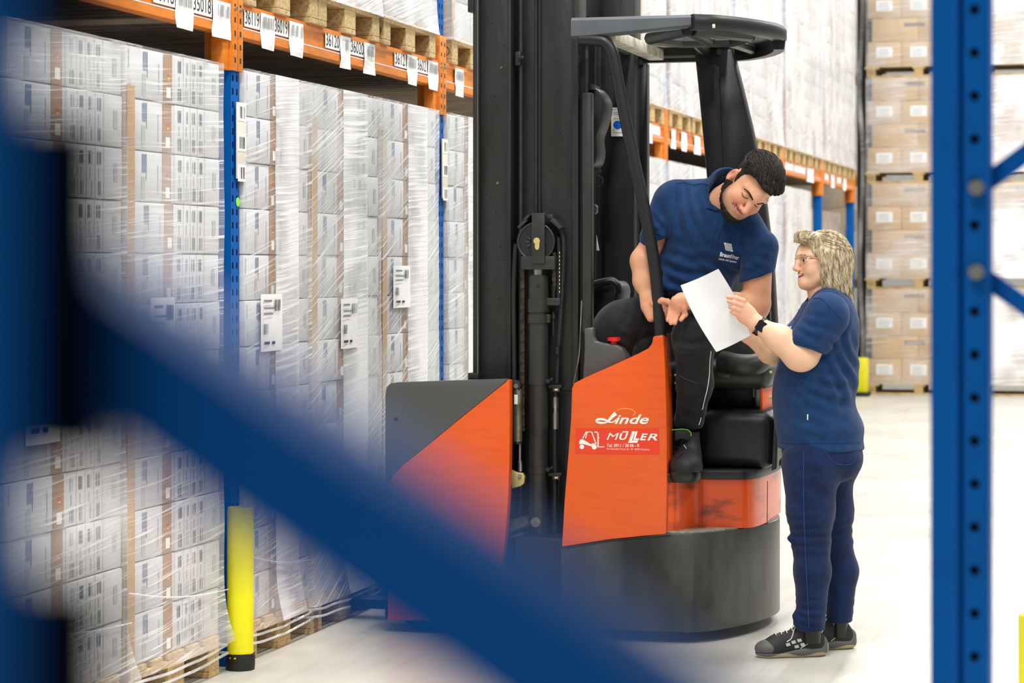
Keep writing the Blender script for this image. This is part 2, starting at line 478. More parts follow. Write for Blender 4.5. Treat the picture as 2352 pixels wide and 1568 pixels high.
def hanging_label(beam, pa, pb, seed, code=True):
    x = RX + .004
    ya, yb = RP(pa, 100, x).y, RP(pb, 100, x).y
    q = Part('barcode_label', ['paper', 'ink_soft'], beam); rows = []
    rnd = random.Random(seed); ph = rnd.uniform(0, 6)
    for i in range(8):
        z = 2.466 - i * .0195
        rows.append([(x + .004 * math.sin(ph + i * .9 + j * .8) * (i / 7) + .003, ya + (yb - ya) * j / 4 + .004 * math.sin(i + ph) * (i > 4), z) for j in range(5)])
    q.add(grid_surface(rows))
    if code: barcode(q, x + .0085, ya + .12 * (yb - ya), yb - .12 * (yb - ya), 2.408, 2.452, 1, 15, seed)
    q.done(0)
for i in range(8):
    a, b = POSTS[i] + .05, POSTS[i + 1] - .05
    prof = [(-.055, 0), (.004, 0), (.004, .030), (-.003, .036), (-.003, .098), (.004, .104), (.004, .123), (-.055, .123)]
    bm_ = Part('beam', 'orange', rack)
    bm_.add(prism([(RX + u, a, BZ0 + v) for u, v in prof], (0, b - a, 0)))
    beam = bm_.done(0)
    part('beam', 'orange', rack, box((RX - 1.10, a, BZ0), (RX - 1.05, b, BZ1)), smooth=0)
    part('reflective_strip', 'reflective', beam, box((RX + .002, a + .02, BZ0 + .031), (RX + .0045, b - .02, BZ0 + .0355)), smooth=0)
    for k in range(3):                        # corrugated steel deck
        ya = a + (b - a) * k / 3; yb = a + (b - a) * (k + 1) / 3 - .01
        d = Part('deck_panel', 'deck', rack)
        n = 8; w = (yb - ya) / n
        for r in range(n):
            y = ya + r * w
            d.add(prism([(RX - .055, y, 2.470), (RX - .055, y + w * .15, 2.415), (RX - .055, y + w * .55, 2.415), (RX - .055, y + w * .7, 2.470), (RX - .055, y + w, 2.470), (RX - .055, y + w, 2.476), (RX - .055, y, 2.476)], (-1.0, 0, 0)))
        d.done(0)
    if i == 0:
        beam_label(beam, 352, 402, '36118'); hanging_label(beam, 402, 442, 1); beam_label(beam, 441, 487, '35018'); hanging_label(beam, 487, 528, 2)
    if i == 1:
        beam_label(beam, 561, 597, '36119'); hanging_label(beam, 597, 629, 3); beam_label(beam, 629, 662, '36019'); hanging_label(beam, 663, 695, 4)
        beam_label(beam, 747, 781, '36120'); hanging_label(beam, 780, 804, 5); beam_label(beam, 804, 837, '36020'); hanging_label(beam, 835, 860, 6)
        beam_label(beam, 906, 935, '36121'); hanging_label(beam, 934, 957, 7); beam_label(beam, 957, 983, '36021'); hanging_label(beam, 982, 1005, 8)
    if i == 2: hanging_label(beam, 1044, 1064, 9)
    if i == 3: hanging_label(beam, 1488, 1498, 10, False); beam_label(beam, 1497, 1516)
    if i == 4:
        for k, (p, q) in enumerate(((1541, 1551), (1564, 1577), (1594, 1608), (1640, 1655))): hanging_label(beam, p, q, 20 + k, False)
    if i == 5: beam_label(beam, 1720, 1745); hanging_label(beam, 1750, 1764, 25, False)
    if i == 6: beam_label(beam, 1803, 1822); beam_label(beam, 1824, 1850); hanging_label(beam, 1853, 1868, 26, False)
    if i == 7: beam_label(beam, 1894, 1903); hanging_label(beam, 1908, 1916, 27, False); beam_label(beam, 1922, 1932); hanging_label(beam, 1936, 1943, 28, False)

# barcode boards clipped to the uprights
def post_board(y, label, scale=1.0):
    t = thing('barcode_board', label, 'sign', (RX + .012, y, 1.45), 'barcode boards on the uprights')
    part('backing', 'cream', t, box((RX + .008, y - .012, 1.823 - .004), (RX + .014, y + .075, 2.105), .001))
    for k in range(3):
        z = 2.10 - .044 - k * .1135
        q = Part('barcode_label', ['paper', 'ink'], t)
        q.add(box((RX + .014, y - .006, z - .02), (RX + .0152, y + .073, z + .042)))
        barcode(q, RX + .0158, y + .006, y + .062, z - .010, z + .034, 1, 17, k)
        q.done(0)
post_board(POSTS[1] + .002, 'cream strip of three barcodes on the upright left of the second stack')
post_board(POSTS[2] + .0, 'cream strip of barcodes on the upright beside the forklift mast')
dot = part('sticker', 'green_dot', None, cyl((RX + .001, POSTS[1] + .026, 1.732), (RX + .003, POSTS[1] + .026, 1.732), .017, 20), smooth=0)
setp(dot, label='round lime green sticker on the blue upright under the barcode strip', category='sticker')

# ------------------------------------------------------------------ pallets
def make_pallet(name, label):
    t = thing(name, label, 'pallet', (0, 0, 0), 'wooden pallets')
    for y, w in ((-.35, .10), (0, .145), (.35, .10)):
        part('bottom_board', 'wood', t, box((-1.2, y - w / 2, 0), (0, y + w / 2, .022), .003), smooth=0)
        for x in (-.05, -.6, -1.15):
            part('block', 'wood2', t, box((x - .05, y - w / 2, .022), (x + .05, y + w / 2, .100), .003), smooth=0)
    for x in (-.05, -.6, -1.15):
        part('stringer_board', 'wood', t, box((x - .0725 if x != -.05 else -.145, -.4, .100), (x + .0725 if x != -1.15 and x != -.05 else (0 if x == -.05 else -1.055), .4, .122), .003), smooth=0)
    for y, w in ((-.3275, .145), (-.165, .10), (0, .145), (.165, .10), (.3275, .145)):
        part('deck_board', 'wood', t, box((-1.2, y - w / 2, .122), (0, y + w / 2, .144), .003), smooth=0)
    for y in (-.4007,):
        q = Part('brand_mark', 'ink', t)
        for cx in (-.05, -1.15):
            ring = [(cx + .036 * math.cos(a), .061 + .026 * math.sin(a)) for a in np.linspace(0, 2 * math.pi, 25)]
            q.add(ribbon(ring, .004, lambda a, b: (a, y, b)))
            q.add(text_shape('epal', lambda u, v: (cx - .025 + .05 * u, y, .05 + .022 * v)))
        q.done(0)
    index_children(t)
    return t

# ------------------------------------------------------------------ wrapped loads
LW, LD, LH = .80, 1.18, 2.088
def film_shell(w, d, h, flare, amp, seed, ny=14, nz=34, zb=-.03):
    """film pulled around a load: aisle side, near side, far side and a little over the top"""
    rnd = random.Random(seed); ph = [rnd.uniform(0, 6.28) for _ in range(8)]
    rows = []
    for i in range(nz + 1):
        f = i / nz; z = zb + (h - zb + .004) * f
        ring = []
        e = .010 + flare * max(0, 1 - f * 9) ** 2
        pts = [(-d, -w / 2 - e)] + [(e - (d + e) * (1 - k / 6), -w / 2 - e) for k in range(1, 6)] + [(e, -w / 2 - e + (w + 2 * e) * k / ny) for k in range(ny + 1)] + [(e - (d + e) * k / 6, w / 2 + e) for k in range(1, 6)] + [(-d, w / 2 + e)]
        for k, (x, y) in enumerate(pts):
            wob = amp * (math.sin(5 * z + 9 * y + ph[0]) + math.sin(11 * z - 17 * y + ph[1]) + .7 * math.sin(23 * z + 31 * y + ph[2]))
            ring.append((x + wob * .5, y + (wob * .4 if abs(y) > w / 2 else 0), z))
        rows.append(ring)
    # rolled over the top
    last = rows[-1]; cx = -d / 2
    rows.append([(cx + (x - cx) * .86, y * .82, h + .006) for x, y, z in last])
    return grid_surface(rows)
PRINTS = {}
def print_a(parent, y0, z0, h, seed):
    """white carton end: grey panel, slate swoosh, brown strip with a dot and a little label"""
    rnd = random.Random(seed); q = Part('print', ['print_grey', 'print_blue', 'print_dark', 'tape', 'print_red', 'print_yellow', 'paper'], parent)
    x = .0012
    def r(a, b, c, d, mi, xx=x): q.add(([(xx, y0 + a, z0 + c), (xx, y0 + b, z0 + c), (xx, y0 + b, z0 + d), (xx, y0 + a, z0 + d)], [[0, 1, 2, 3]]), mi)
    r(.30, .375, .002, h - .002, 3); r(.135, .165, .10, h - .012, 1); r(.168, .172, .075, h - .010, 2); r(.13, .16, .01, .085, 0)
    r(.335, .352, .09, .102, 4, x + .0006); r(.335, .352, .083, .09, 5, x + .0006); r(.325, .36, .018, .055, 6, x + .0006)
    r(.02, .026, .10, .16, 0); r(.262, .268, .03, .13, 0); r(.03, .034, .02, .06, 0)
    yy = y0 - .0012                                             # bar code round the corner, on the near side
    for k in range(6):
        if rnd.random() < .8:
            for zc, hh in ((.012, .055), (.10, .05)):
                q.add(([(-.075 + .009 * k, yy, z0 + zc), (-.069 + .009 * k, yy, z0 + zc), (-.069 + .009 * k, yy, z0 + zc + hh), (-.075 + .009 * k, yy, z0 + zc + hh)], [[0, 1, 2, 3]]), 2)
    return q.done(0)
def print_b(parent, y0, z0, h, seed):
    rnd = random.Random(seed); q = Part('print', ['print_dark', 'print_grey', 'tape'], parent); x = .0012
    def r(a, b, c, d, mi): q.add(([(x, y0 + a, z0 + c), (x, y0 + b, z0 + c), (x, y0 + b, z0 + d), (x, y0 + a, z0 + d)], [[0, 1, 2, 3]]), mi)
    for k in range(4):
        a = .012 + .062 * k
        r(a + .058, a + .0595, 0, h, 0)
        for zc, hh in ((.012, .045), (.112, .042)):
            for j in range(5):
                if rnd.random() < .8: r(a + .012 + .006 * j, a + .0155 + .006 * j, z0 * 0 + zc, zc + hh, 1 if rnd.random() < .45 else 0)
        r(a + .02, a + .028, .066, .10, 1)
    r(.33, .36, .06, .12, 1)
    return q.done(0)
def make_white_load(name, label, film, detailed, flare=.03, amp=.002, corner=False, sheet=None, glare_film=None, seed=0, stain=None):
    t = thing(name, label, 'wrapped load', (0, 0, 0), 'film-wrapped stacks of white cartons in the rack')
    rnd = random.Random(seed); n = 12; h = LH / n
    protos = {}
    rows = ((0, .575), (-.585, .575)) if detailed else ((0, 1.165),)
    for i in range(n):
        for c in range(2):
            for rix, (x1, dp) in enumerate(rows):
                y0 = -.4 + .4 * c
                key = (c, rix)
                if key not in protos:
                    o = part('carton', 'carton_white', t, box((x1 - dp, y0 + .002, .001), (x1, y0 + .398, h - .002), .006))
                    pr = None
                    if detailed and rix == 0: pr = (print_a if c == 0 else print_b)(o, y0, .0, h, seed)
                    protos[key] = (o, pr)
                else:
                    s, ps = protos[key]
                    o = s.copy(); COL.objects.link(o)
                    if ps is not None:
                        pc = ps.copy(); COL.objects.link(pc); pc.parent = o
                o.location = (rnd.uniform(-.006, .002) if rix == 0 else 0, rnd.uniform(-.003, .003), i * h)
    fm = Part('stretch_film', [film, glare_film or film], t)
    sh = film_shell(LW, LD, LH, flare, amp, seed)
    fm.add(sh)
    f_ = fm.v
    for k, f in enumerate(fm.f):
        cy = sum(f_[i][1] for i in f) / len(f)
        if glare_film and -.05 < cy < .22 and f_[f[0]][0] > -.05: fm.mi[k] = 1  # strip of the aisle face gets the film with painted glare
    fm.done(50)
    if True:
        rp = Part('film_rope', 'film_c', t)
        for zz, am in (((-.045, .012), (-.075, .006)) if detailed else ((-.022, .002),)):
            pth = [(.018 + am * math.sin(k * 1.1) * .5, -.44 + .88 * k / 16, zz - (.016 if detailed else .003) * math.sin(math.pi * k / 16) + (.002 if detailed else .001) * math.sin(k * 1.1 + seed)) for k in range(17)]
            rp.add(tube([(-.9, -.43, zz)] + pth + [(-.9, .43, zz)], .0055 if detailed else .004, 6))
        pth = [(.022, -.42 + .84 * k / 12, .26 - .10 * k / 12 - .02 * math.sin(math.pi * k / 12)) for k in range(13)]
        rp.add(tube(pth, .0026, 5)); rp.done()
    if corner:
        zt = LH - .135
        part('corner_board', 'board', t, box((-.06, -.4065, 0), (.0055, -.4005, zt)), box((.0015, -.4065, 0), (.0065, -.345, zt)), smooth=0)
    if sheet:
        y, z, w, hh = sheet
        q = Part('shipping_label', ['paper', 'ink_soft', 'ink'], t)
        q.add(grid_surface([[(.014 + .004 * math.sin(a * 3) * (1 - b), y + w * a, z + hh * b) for a in np.linspace(0, 1, 4)] for b in np.linspace(0, 1, 4)]))
        X = .020
        for k, (a, b, c, d, mi) in enumerate(((.08, .45, .86, .90, 1), (.08, .6, .74, .77, 1), (.08, .5, .64, .67, 1), (.1, .35, .12, .17, 2), (.45, .6, .12, .17, 2))):
            q.add(([(X, y + a * w, z + c * hh), (X, y + b * w, z + c * hh), (X, y + b * w, z + d * hh), (X, y + a * w, z + d * hh)], [[0, 1, 2, 3]]), mi)
        barcode(q, X, y + .58 * w, y + .92 * w, z + .70 * hh, z + .90 * hh, 2, 12, seed); barcode(q, X, y + .08 * w, y + .3 * w, z + .30 * hh, z + .48 * hh, 2, 9, seed + 1)
        q.done(0)
    index_children(t)
    return t
def place(t, ya, yb, z, first, label=None):
    """a load or pallet between two positions along the rack"""
    o = t if first else dup(t, (0, 0, 0), label=label)
    o.location = (RX + .012, (ya + yb) / 2, z); o.scale = (1, (yb - ya) / .8, 1)
    if label: o['label'] = label
    return o
pallet0 = make_pallet('euro_pallet', 'wooden pallet')
used = {}
def put_pallet(ya, yb, z, label):
    o = place(pallet0, ya, yb, z, 'p' not in used, label); used['p'] = 1
    o.location.x = RX + .02; o.scale = (1, 1, 1); return o

# floor row, left of the mast
FL = [(6.585, 7.435), (7.46, 8.30), (8.545, 9.265), (9.285, 10.175), (10.215, 11.06), (11.25, 12.02)]
desc = ['dim film-wrapped white carton stack nearest the blurred blue upright at the left edge',
        'film-wrapped white carton stack with a brown corner board left of the yellow post guard',
        'film-wrapped white carton stack just right of the yellow post guard and barcode strip',
        'film-wrapped white carton stack with corner board, middle of the bay left of the mast',
        'film-wrapped white carton stack above the black wheel cover, with a brown corner board',
        'narrow sliver of wrapped white cartons between the second upright and the mast']
films = [('film_d', None, False, (-.30, .80, .22, .30)), ('film_d', None, True, (-.235, .98, .20, .26)), ('film_a', 'film_glare', False, (-.25, 1.02, .26, .22)), ('film_b', 'film_glare', True, (-.10, 1.00, .20, .21)), ('film_b', 'film_glare', True, (-.28, 1.16, .24, .19)), ('film_a', 'film_glare', False, None)]
for k, (ya, yb) in enumerate(FL):
    fl, br, cb, sh = films[k]
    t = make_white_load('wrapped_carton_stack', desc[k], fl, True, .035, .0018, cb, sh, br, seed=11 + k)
    place(t, ya, yb, .144, True)
    put_pallet(ya + .01, ya + .81, 0, 'wooden pallet on the floor under the ' + ['stack at the left picture edge', 'corner-boarded stack left of the yellow guard', 'stack right of the yellow guard', 'middle stack of the bay, half behind the brace', 'stack above the black wheel cover', 'sliver of stack beside the mast'][k])
# upper row left of the mast
plain_c = make_white_load('wrapped_carton_stack', 'x', 'film_c', False, .012, .0016, True, seed=31)
first_c = [True]
def put_plain(ya, yb, z, label):
    o = place(plain_c, ya, yb, z, first_c[0], label); first_c[0] = False; return o
UP = [(8.55, 9.30), (9.36, 10.16), (10.22, 11.02), (11.30, 12.05), (12.10, 12.85)]
for k, (ya, yb) in enumerate(UP):
    n = ['first', 'second', 'third', 'fourth', 'fifth'][k]
    put_plain(ya, yb, BZ1 + .144, n + ' wrapped white load from the left on the beam with number labels')
    put_pallet(ya, ya + .8, BZ1, n + ' wooden pallet from the left on the beam with number labels')
# right of the mast, receding bays
num = 0; und = 0
for b in range(3, 8):
    y0 = POSTS[b] + .08
    for k in range(3):
        if b == 3 and k < 1: continue
        ya, yb = y0 + .88 * k, y0 + .88 * k + .84
        w = WORDS[num]; num += 1
        put_plain(ya, yb, BZ1 + .144, f'{w} wrapped white load right of the mast on the upper level')
        put_pallet(ya, ya + .8, BZ1, f'{w} wooden pallet right of the mast on the upper level')
        if b == 3 and k < 2: continue
        if b in (6, 7) and not (b == 6 and k < 2): continue
        w = WORDS[und]; und += 1
        put_plain(ya, yb, .144, f'{w} wrapped white carton stack right of the mast on floor level')
        put_pallet(ya, ya + .8, 0, f'{w} floor pallet right of the mast')

# ------------------------------------------------------------------ brown loads
def make_brown_load(name, label, film, h, layers, prints=True, d=.80, w=1.2, seed=3):
    """cartons 1.2 m across facing the camera; layers of three labelled cartons and of two printed ones"""
    t = thing(name, label, 'wrapped load', (0, 0, 0), 'brown carton loads at the aisle end')
    rnd = random.Random(seed); lh = h / layers
    for i in range(layers):
        three = i % 2 == 0; n = 3 if three else 2
        for k in range(n):
            x0 = -w + (.012 if three else .06) + k * (w - (.024 if three else .12)) / n; x1 = x0 + (w - (.024 if three else .12)) / n
            o = part('carton', 'carton_brown', t, box((x0 + .002, -d / 2, i * lh + .002), (x1 - .002, d / 2, (i + 1) * lh - .002), .006))
            if prints:
                yy = -d / 2 - .0015
                if three:
                    q = Part('carton_label', ['paper', 'ink_soft'], o); cx = (x0 + x1) / 2
                    q.add(([(cx - .095, yy, i * lh + .09), (cx + .095, yy, i * lh + .09), (cx + .095, yy, i * lh + .21), (cx - .095, yy, i * lh + .21)], [[0, 1, 2, 3]]))
                    for j in range(3): q.add(([(cx - .07, yy - .001, i * lh + .11 + .03 * j), (cx + .05, yy - .001, i * lh + .11 + .03 * j), (cx + .05, yy - .001, i * lh + .118 + .03 * j), (cx - .07, yy - .001, i * lh + .118 + .03 * j)], [[0, 1, 2, 3]]), 1)
                    q.done(0)
                elif k == 0:
                    q = Part('carton_print', 'print_dark', o); cx = (x0 + x1) / 2 + .11
                    for j in range(9): q.add(([(cx + .026 * j, yy, i * lh + .17), (cx + .020 + .026 * j, yy, i * lh + .17), (cx + .020 + .026 * j, yy, i * lh + .215), (cx + .026 * j, yy, i * lh + .215)], [[0, 1, 2, 3]]))
                    q.done(0)
    fm = Part('stretch_film', film, t)
    rows = []
    for i in range(17):
        z = -.02 + (h + .02) * i / 16
        rows.append([(-w - .008, d / 2, z)] + [(-w - .008 + (w + .016) * k / 14, -d / 2 - .012 - .006 * math.sin(9 * z + k * 1.3) ** 2, z) for k in range(15)] + [(.008, d / 2, z)])
    fm.add(grid_surface(rows)); fm.done(50)
    index_children(t); return t
bl = make_brown_load('brown_carton_stack', 'x', 'film_d', 1.085, 4)
br2 = make_brown_load('brown_carton_stack', 'x', 'film_glare', 1.085, 4, seed=9)  # glare on these loads is painted in as whiter film
ex, ey = -2.06, 28.72
TIER = ['floor', 'second', 'third', 'top']
for tier in range(4):
    z = tier * 1.23
    o = bl if tier == 0 else dup(bl, (0, 0, 0)); o.location = (ex, ey, z + .144)
    o['label'] = f'brown carton load with white labels, {TIER[tier]} tier, between the woman and the blue upright'
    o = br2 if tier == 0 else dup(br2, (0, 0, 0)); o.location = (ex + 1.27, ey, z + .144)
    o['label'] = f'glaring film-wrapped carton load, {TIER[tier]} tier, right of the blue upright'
    o = dup(pallet0, (ex, ey, z)); o['label'] = f'pallet under the {TIER[tier]} tier of brown cartons left of the blue upright'
    o = dup(pallet0, (ex + 1.27, ey, z)); o['label'] = f'pallet under the {TIER[tier]} tier of glaring cartons right of the blue upright'
    o = dup(bl, (ex - 1.44, ey + .35, z + .144)); o['label'] = f'brown carton load behind the dark gap, {TIER[tier]} tier, beside the far blue upright'
    o = dup(pallet0, (ex - 1.44, ey + .35, z)); o['label'] = f'pallet behind the dark gap, {TIER[tier]} tier, beside the far blue upright'
# shaded brown stacks on the floor level of the last bays
sb = make_brown_load('brown_carton_stack', 'x', 'film_d', 1.95, 7, False, .80, 1.16, 5)
sb['group'] = 'brown cartons in the far end of the left rack'
k = 0
for b in (6, 7):
    for j in range(3):
        if b == 6 and j < 2: continue
        ya = POSTS[b] + .1 + .88 * j
        o = sb if k == 0 else dup(sb, (0, 0, 0)); o.location = (RX - .15, ya + .4, .144)
        o['label'] = f'{WORDS[k]} shaded brown carton stack behind the far uprights of the left rack'
        q = dup(pallet0, (RX - .15, ya + .4, 0)); q['label'] = f'{WORDS[k]} pallet of shaded brown cartons behind the far uprights'
        k += 1
# dark strip painted in for the shaded gap left of the brown tiers
t = thing('gap_shade_strip', 'dark strip painted in for the shaded gap beside the brown carton tiers', 'gap shade', (-3.30, 28.55, 0))
part('post', 'mast_dark', t, box((-3.42, 28.75, 0), (-3.26, 28.9, 5.3)))  # near-black box in place of the gap's shade
part('film_flap', 'film_c', t, grid_surface([[(-3.39 + .05 * a + .02 * math.sin(z * 3), 28.70 + .015 * math.sin(5 * z + a * 6), z) for a in np.linspace(0, 1, 4)] for z in np.linspace(.3, 5, 40)]))
t = thing('post_guard', 'small yellow and black post guard at the far aisle end behind the woman', 'post guard', (-3.3, 27.95, 0), 'yellow guards at the foot of rack uprights')
part('guard_shell', 'yellow', t, prism([(-3.36, 27.85, .02), (-3.20, 27.85, .02), (-3.20, 28.05, .02), (-3.36, 28.05, .02)], (0, 0, .42), .02))
part('foot', 'rubber', t, box((-3.38, 27.83, 0), (-3.18, 28.07, .05), .008))

# ------------------------------------------------------------------ yellow guards
def guard(x, y, label, r=.049, h=.60):
    t = thing('post_guard', label, 'post guard', (x, y, 0), 'yellow guards at the foot of rack uprights')
    n = 28; vs, fs = [], []
    prof = [(r + .003, .045), (r, .06), (r, h - .01), (r - .003, h), (r - .010, h), (r - .012, h - .02), (r - .012, .06)]
    for k in range(n):
        a = 2 * math.pi * k / n
        for q, z in prof: vs.append((x + q * math.cos(a), y + q * math.sin(a), z))
    m = len(prof)
    for k in range(n):
        for i in range(m - 1): fs.append([k * m + i, ((k + 1) % n) * m + i, ((k + 1) % n) * m + i + 1, k * m + i + 1])
    part('guard_shell', 'yellow', t, (vs, fs), smooth=40)
    vs, fs = [], []
    rnd = random.Random(3)
    for i, z in enumerate((0, .02, .05, .062)):
        for k in range(n):
            a = 2 * math.pi * k / n; q = r + .001 + rnd.uniform(0, .006); vs.append((x + q * math.cos(a), y + q * math.sin(a), z))
    for i in range(3):
        for k in range(n): fs.append([i * n + k, i * n + (k + 1) % n, (i + 1) * n + (k + 1) % n, (i + 1) * n + k])
    part('rubber_foot', 'rubber', t, (vs, fs))
guard(-3.275, 8.39, 'yellow tubular post guard at the foot of the first blue upright on the left')
guard(-.292, 6.33, 'yellow post guard cut by the right picture edge on the open floor')

# ------------------------------------------------------------------ the rack the camera looks through
def frame(y, label, slotted):
    t = thing('upright_frame', label, 'rack upright', (-.275, y, 0), 'blue upright frames close to the camera')
    x0, x1 = -.317, -.233
    if not slotted:
        prof = [(0, 0), (.040, 0), (.040, .014), (.048, .014), (.048, 0), (.078, 0), (.084, .006), (.084, .085), (.078, .085), (.078, .03), (.006, .03), (.006, .085), (0, .085)]
        part('upright_post', 'blue', t, prism([(x0 + a, y + b, 0) for a, b in prof], (0, 0, 5.2)), smooth=20)
        hb = Part('slot', 'navy_shade', t, kind='stuff')
        for k in range(64): hb.add(cyl((x0 + .063, y - .0006, .3 + .0625 * k), (x0 + .063, y + .004, .3 + .0625 * k), .0075, 10))
        hb.done(0)
        bo = [(x0 + .066, 1.604), (x0 + .066, 1.482)]
        for bx, bz in bo: part('bolt', 'steel', t, tube([(bx, y - .012, bz), (bx, y + .002, bz)], [.011, .012], 14))
    else:
        # open section seen edge-on: outer blue web and, set back to its right, the slotted lip, its shade painted in as near-black
        e = XY(18, y)
        part('upright_post', 'blue', t, prism([(x0, y, 0), (e, y, 0), (e, y + .004, 0), (x0 + .004, y + .004, 0), (x0 + .004, y + .08, 0), (x0, y + .08, 0)], (0, 0, 5.2)), smooth=20)
        lip = Part('slotted_lip', 'navy_shade', t)
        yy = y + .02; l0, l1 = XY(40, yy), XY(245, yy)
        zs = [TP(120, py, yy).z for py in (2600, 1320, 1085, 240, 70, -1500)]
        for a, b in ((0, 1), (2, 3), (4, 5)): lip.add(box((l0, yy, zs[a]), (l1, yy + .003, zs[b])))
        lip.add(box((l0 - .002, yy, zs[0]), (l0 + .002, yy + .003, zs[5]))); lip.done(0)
    part('upright_post', 'blue', t, box((.70, y, 0), (.784, y + .085, 5.2), .003))
    hw = .0132 if not slotted else .0132
    runs = [((x1 - .02, 1.604), (.72, 2.33)), ((x1 - .02, 1.482), (.72, .776)), ((.72, 2.42), (x1 - .02, 3.03)), ((.72, .70), (x1 - .02, .05))]
    if slotted:
        yb = y + .03; p, q = TP(40, 677, yb), TP(1400, 1643, yb); dn = Vector((.72, yb, p.z + (q.z - p.z) * (.72 - p.x) / (q.x - p.x)))
        runs[1] = ((p.x, p.z), (.72, dn.z))
    for (xa, za), (xb, zb) in runs:
        br = Part('frame_brace', 'blue', t)
        a, b = Vector((xa, y + (.03 if slotted else .045), za)), Vector((xb, y + (.03 if slotted else .045), zb))
        d = (b - a).normalized(); n_ = Vector((-d.z, 0, d.x)); h = hw
        br.add(prism([a + n_ * h, a - n_ * h, a - n_ * h + Vector((0, .022, 0)), a - n_ * (h - .003) + Vector((0, .022, 0)), a - n_ * (h - .003) + Vector((0, .003, 0)), a + n_ * (h - .003) + Vector((0, .003, 0)), a + n_ * (h - .003) + Vector((0, .022, 0)), a + n_ * h + Vector((0, .022, 0))], b - a))
        br.done(20)
    return t
frame(.375, 'out-of-focus blue rack upright with diagonal brace across the lower left', True)
frame(3.56, 'blue rack upright standing right of the woman, with two braces', False)

# unseen beams and deck, added overhead to shade the near upright
t = thing('shade_shelf', 'unseen orange beams and steel deck added overhead to shade the near blue uprights', 'rack', (.2, .6, 2.36))
for x in (-.33, .73): part('beam', 'orange', t, box((x, -2.25, 2.36), (x + .05, 3.55, 2.48)))
for k in range(7): part('deck_panel', 'deck', t, box((-.28, -2.2 + .82 * k, 2.44), (.73, -1.40 + .82 * k, 2.476)))

# ================================================================== THE REACH TRUCK
YN = 9.39                                              # near side of the truck
truck = thing('forklift', 'orange and black reach truck with tall mast, driver seated inside', 'forklift', (-2.1, 10.0, 0))
def pp(pts, Y, depth, bev=0.0):                        # outline seen on the plane Y, pushed away from the camera
    return prism([TP(a, b, Y) for a, b in pts], (0, depth, 0), bev)
def bx_(px0, px1, py0, py1, Y, depth, bev=.003):
    a = TP(px0, py1, Y); b = TP(px1, py0, Y)
    return box((a.x, Y, a.z), (b.x, Y + depth, b.z), bev)
def vx(px, Y): return XY(px, Y)
def tz(px, py, Y): return TP(px, py, Y).z

# counterweight skirt: D-shaped in plan
def dee(inset=0.0, x_front=-2.30):
    pts = [(x_front, YN + inset), (-1.95, YN - .004 + inset), (-1.80, YN + .004 + inset)]
    arc = [(-1.747, 9.415), (-1.685, 9.48), (-1.62, 9.60), (-1.565, 9.75), (-1.530, 9.90), (-1.518, 10.03)]
    arc = [(x - inset, y + inset * max(0, (10.03 - y) / .64)) for x, y in arc]
    pts += arc
    pts += [(x, 20.06 - y) for x, y in pts[::-1][1:]]
    return pts
def zprism(pts, z0, z1, bev=0.0): return prism([(x, y, z0) for x, y in pts], (0, 0, z1 - z0), bev)
SK = dee()
sk_ = [(p.x, p.y) for p in smooth_path([(x, y, 0) for x, y in dee(.004)], 4)]
sv, sf = zprism(sk_, .045, .437, .006)
part('counterweight_skirt', 'skirt', truck, ([(x, y, z - (max(0, -1.86 - x) * .155 if z > .3 else 0)) for x, y, z in sv], sf), smooth=40)
part('step_ledge', 'ledge', truck, zprism([(p.x, p.y) for p in smooth_path([(x, y, 0) for x, y in dee(.012, -1.9)], 3)], .437, .443), smooth=0)
part('drive_wheel', 'rubber', truck, tube([(-1.85, 9.95, .17), (-1.85, 10.15, .17)], .17, 28))
# chassis under and left of the side panel
part('chassis', 'mast_dark', truck, box((-2.50, YN + .05, .06), (-2.2, 10.62, .40), .01))

# side panel with the company lettering
PANEL = [(1290, 1256), (1296, 1150), (1305, 1040), (1311, 960), (1313, 892), (1318, 880), (1345, 866), (1400, 842), (1465, 812), (1488, 800), (1497, 789), (1500, 772), (1520, 769), (1524, 774), (1528, 850), (1531, 960), (1532, 1100), (1530, 1227), (1480, 1231), (1400, 1239)]
part('side_panel', 'truck_orange', truck, pp(PANEL, YN, .13, .010), smooth=35)
part('panel_seam', 'mast_dark', truck, tube([TP(1290, 1258, YN - .001), TP(1400, 1241, YN - .001), TP(1480, 1233, YN - .001), TP(1540, 1228, YN - .001)], .0022, 6))

# lettering on the side panel (photo pixels on the panel plane)
def on_panel(d):
    return lambda a, b: TP(a, b, YN - d)
z3 = 1 / 8.711
def P3(pts): return [(1290 + x * z3, 900 + y * z3) for x, y in pts]
lg = Part('company_lettering', ['white_print', 'amber_print'], truck)
f1 = on_panel(.0012)
Ls = sm2(P3([(1085, 425), (1030, 470), (975, 530), (935, 572), (890, 605), (820, 617), (745, 610), (698, 580), (735, 545), (810, 543), (880, 560), (945, 595), (1010, 605), (1062, 580), (1090, 545)]), 5)
n = len(Ls); wd = [(9.5 - 5.5 * min(1, i / (n * .28))) if i < n * .3 else 4.0 + 1.6 * math.sin(math.pi * (i / n - .3) * 2.2) for i in range(n)]
wd = [max(2.6, w) for w in wd]
h_ = int(n * .55)
lg.add(ribbon(Ls[:h_ + 1], wd[:h_ + 1], f1)); lg.add(ribbon(Ls[h_:], wd[h_:], on_panel(.0016)))
lg.add(text_shape('inde', lambda u, v: f1(1290 + (1055 + (1745 - 1055) * u) * z3, 900 + (640 - 190 * v) * z3)))
lg.add(ribbon(sm2(P3([(1070, 400), (1140, 352), (1240, 330), (1300, 333), (1400, 350), (1462, 395), (1465, 430), (1430, 470)])), [2.0, 2.2, 2.4, 2.0, 2.2, 2.6] + [2.8] * 37, f1), 1)
lg.done(0)
st = Part('dealer_sticker', ['sticker_red', 'white_print'], truck)
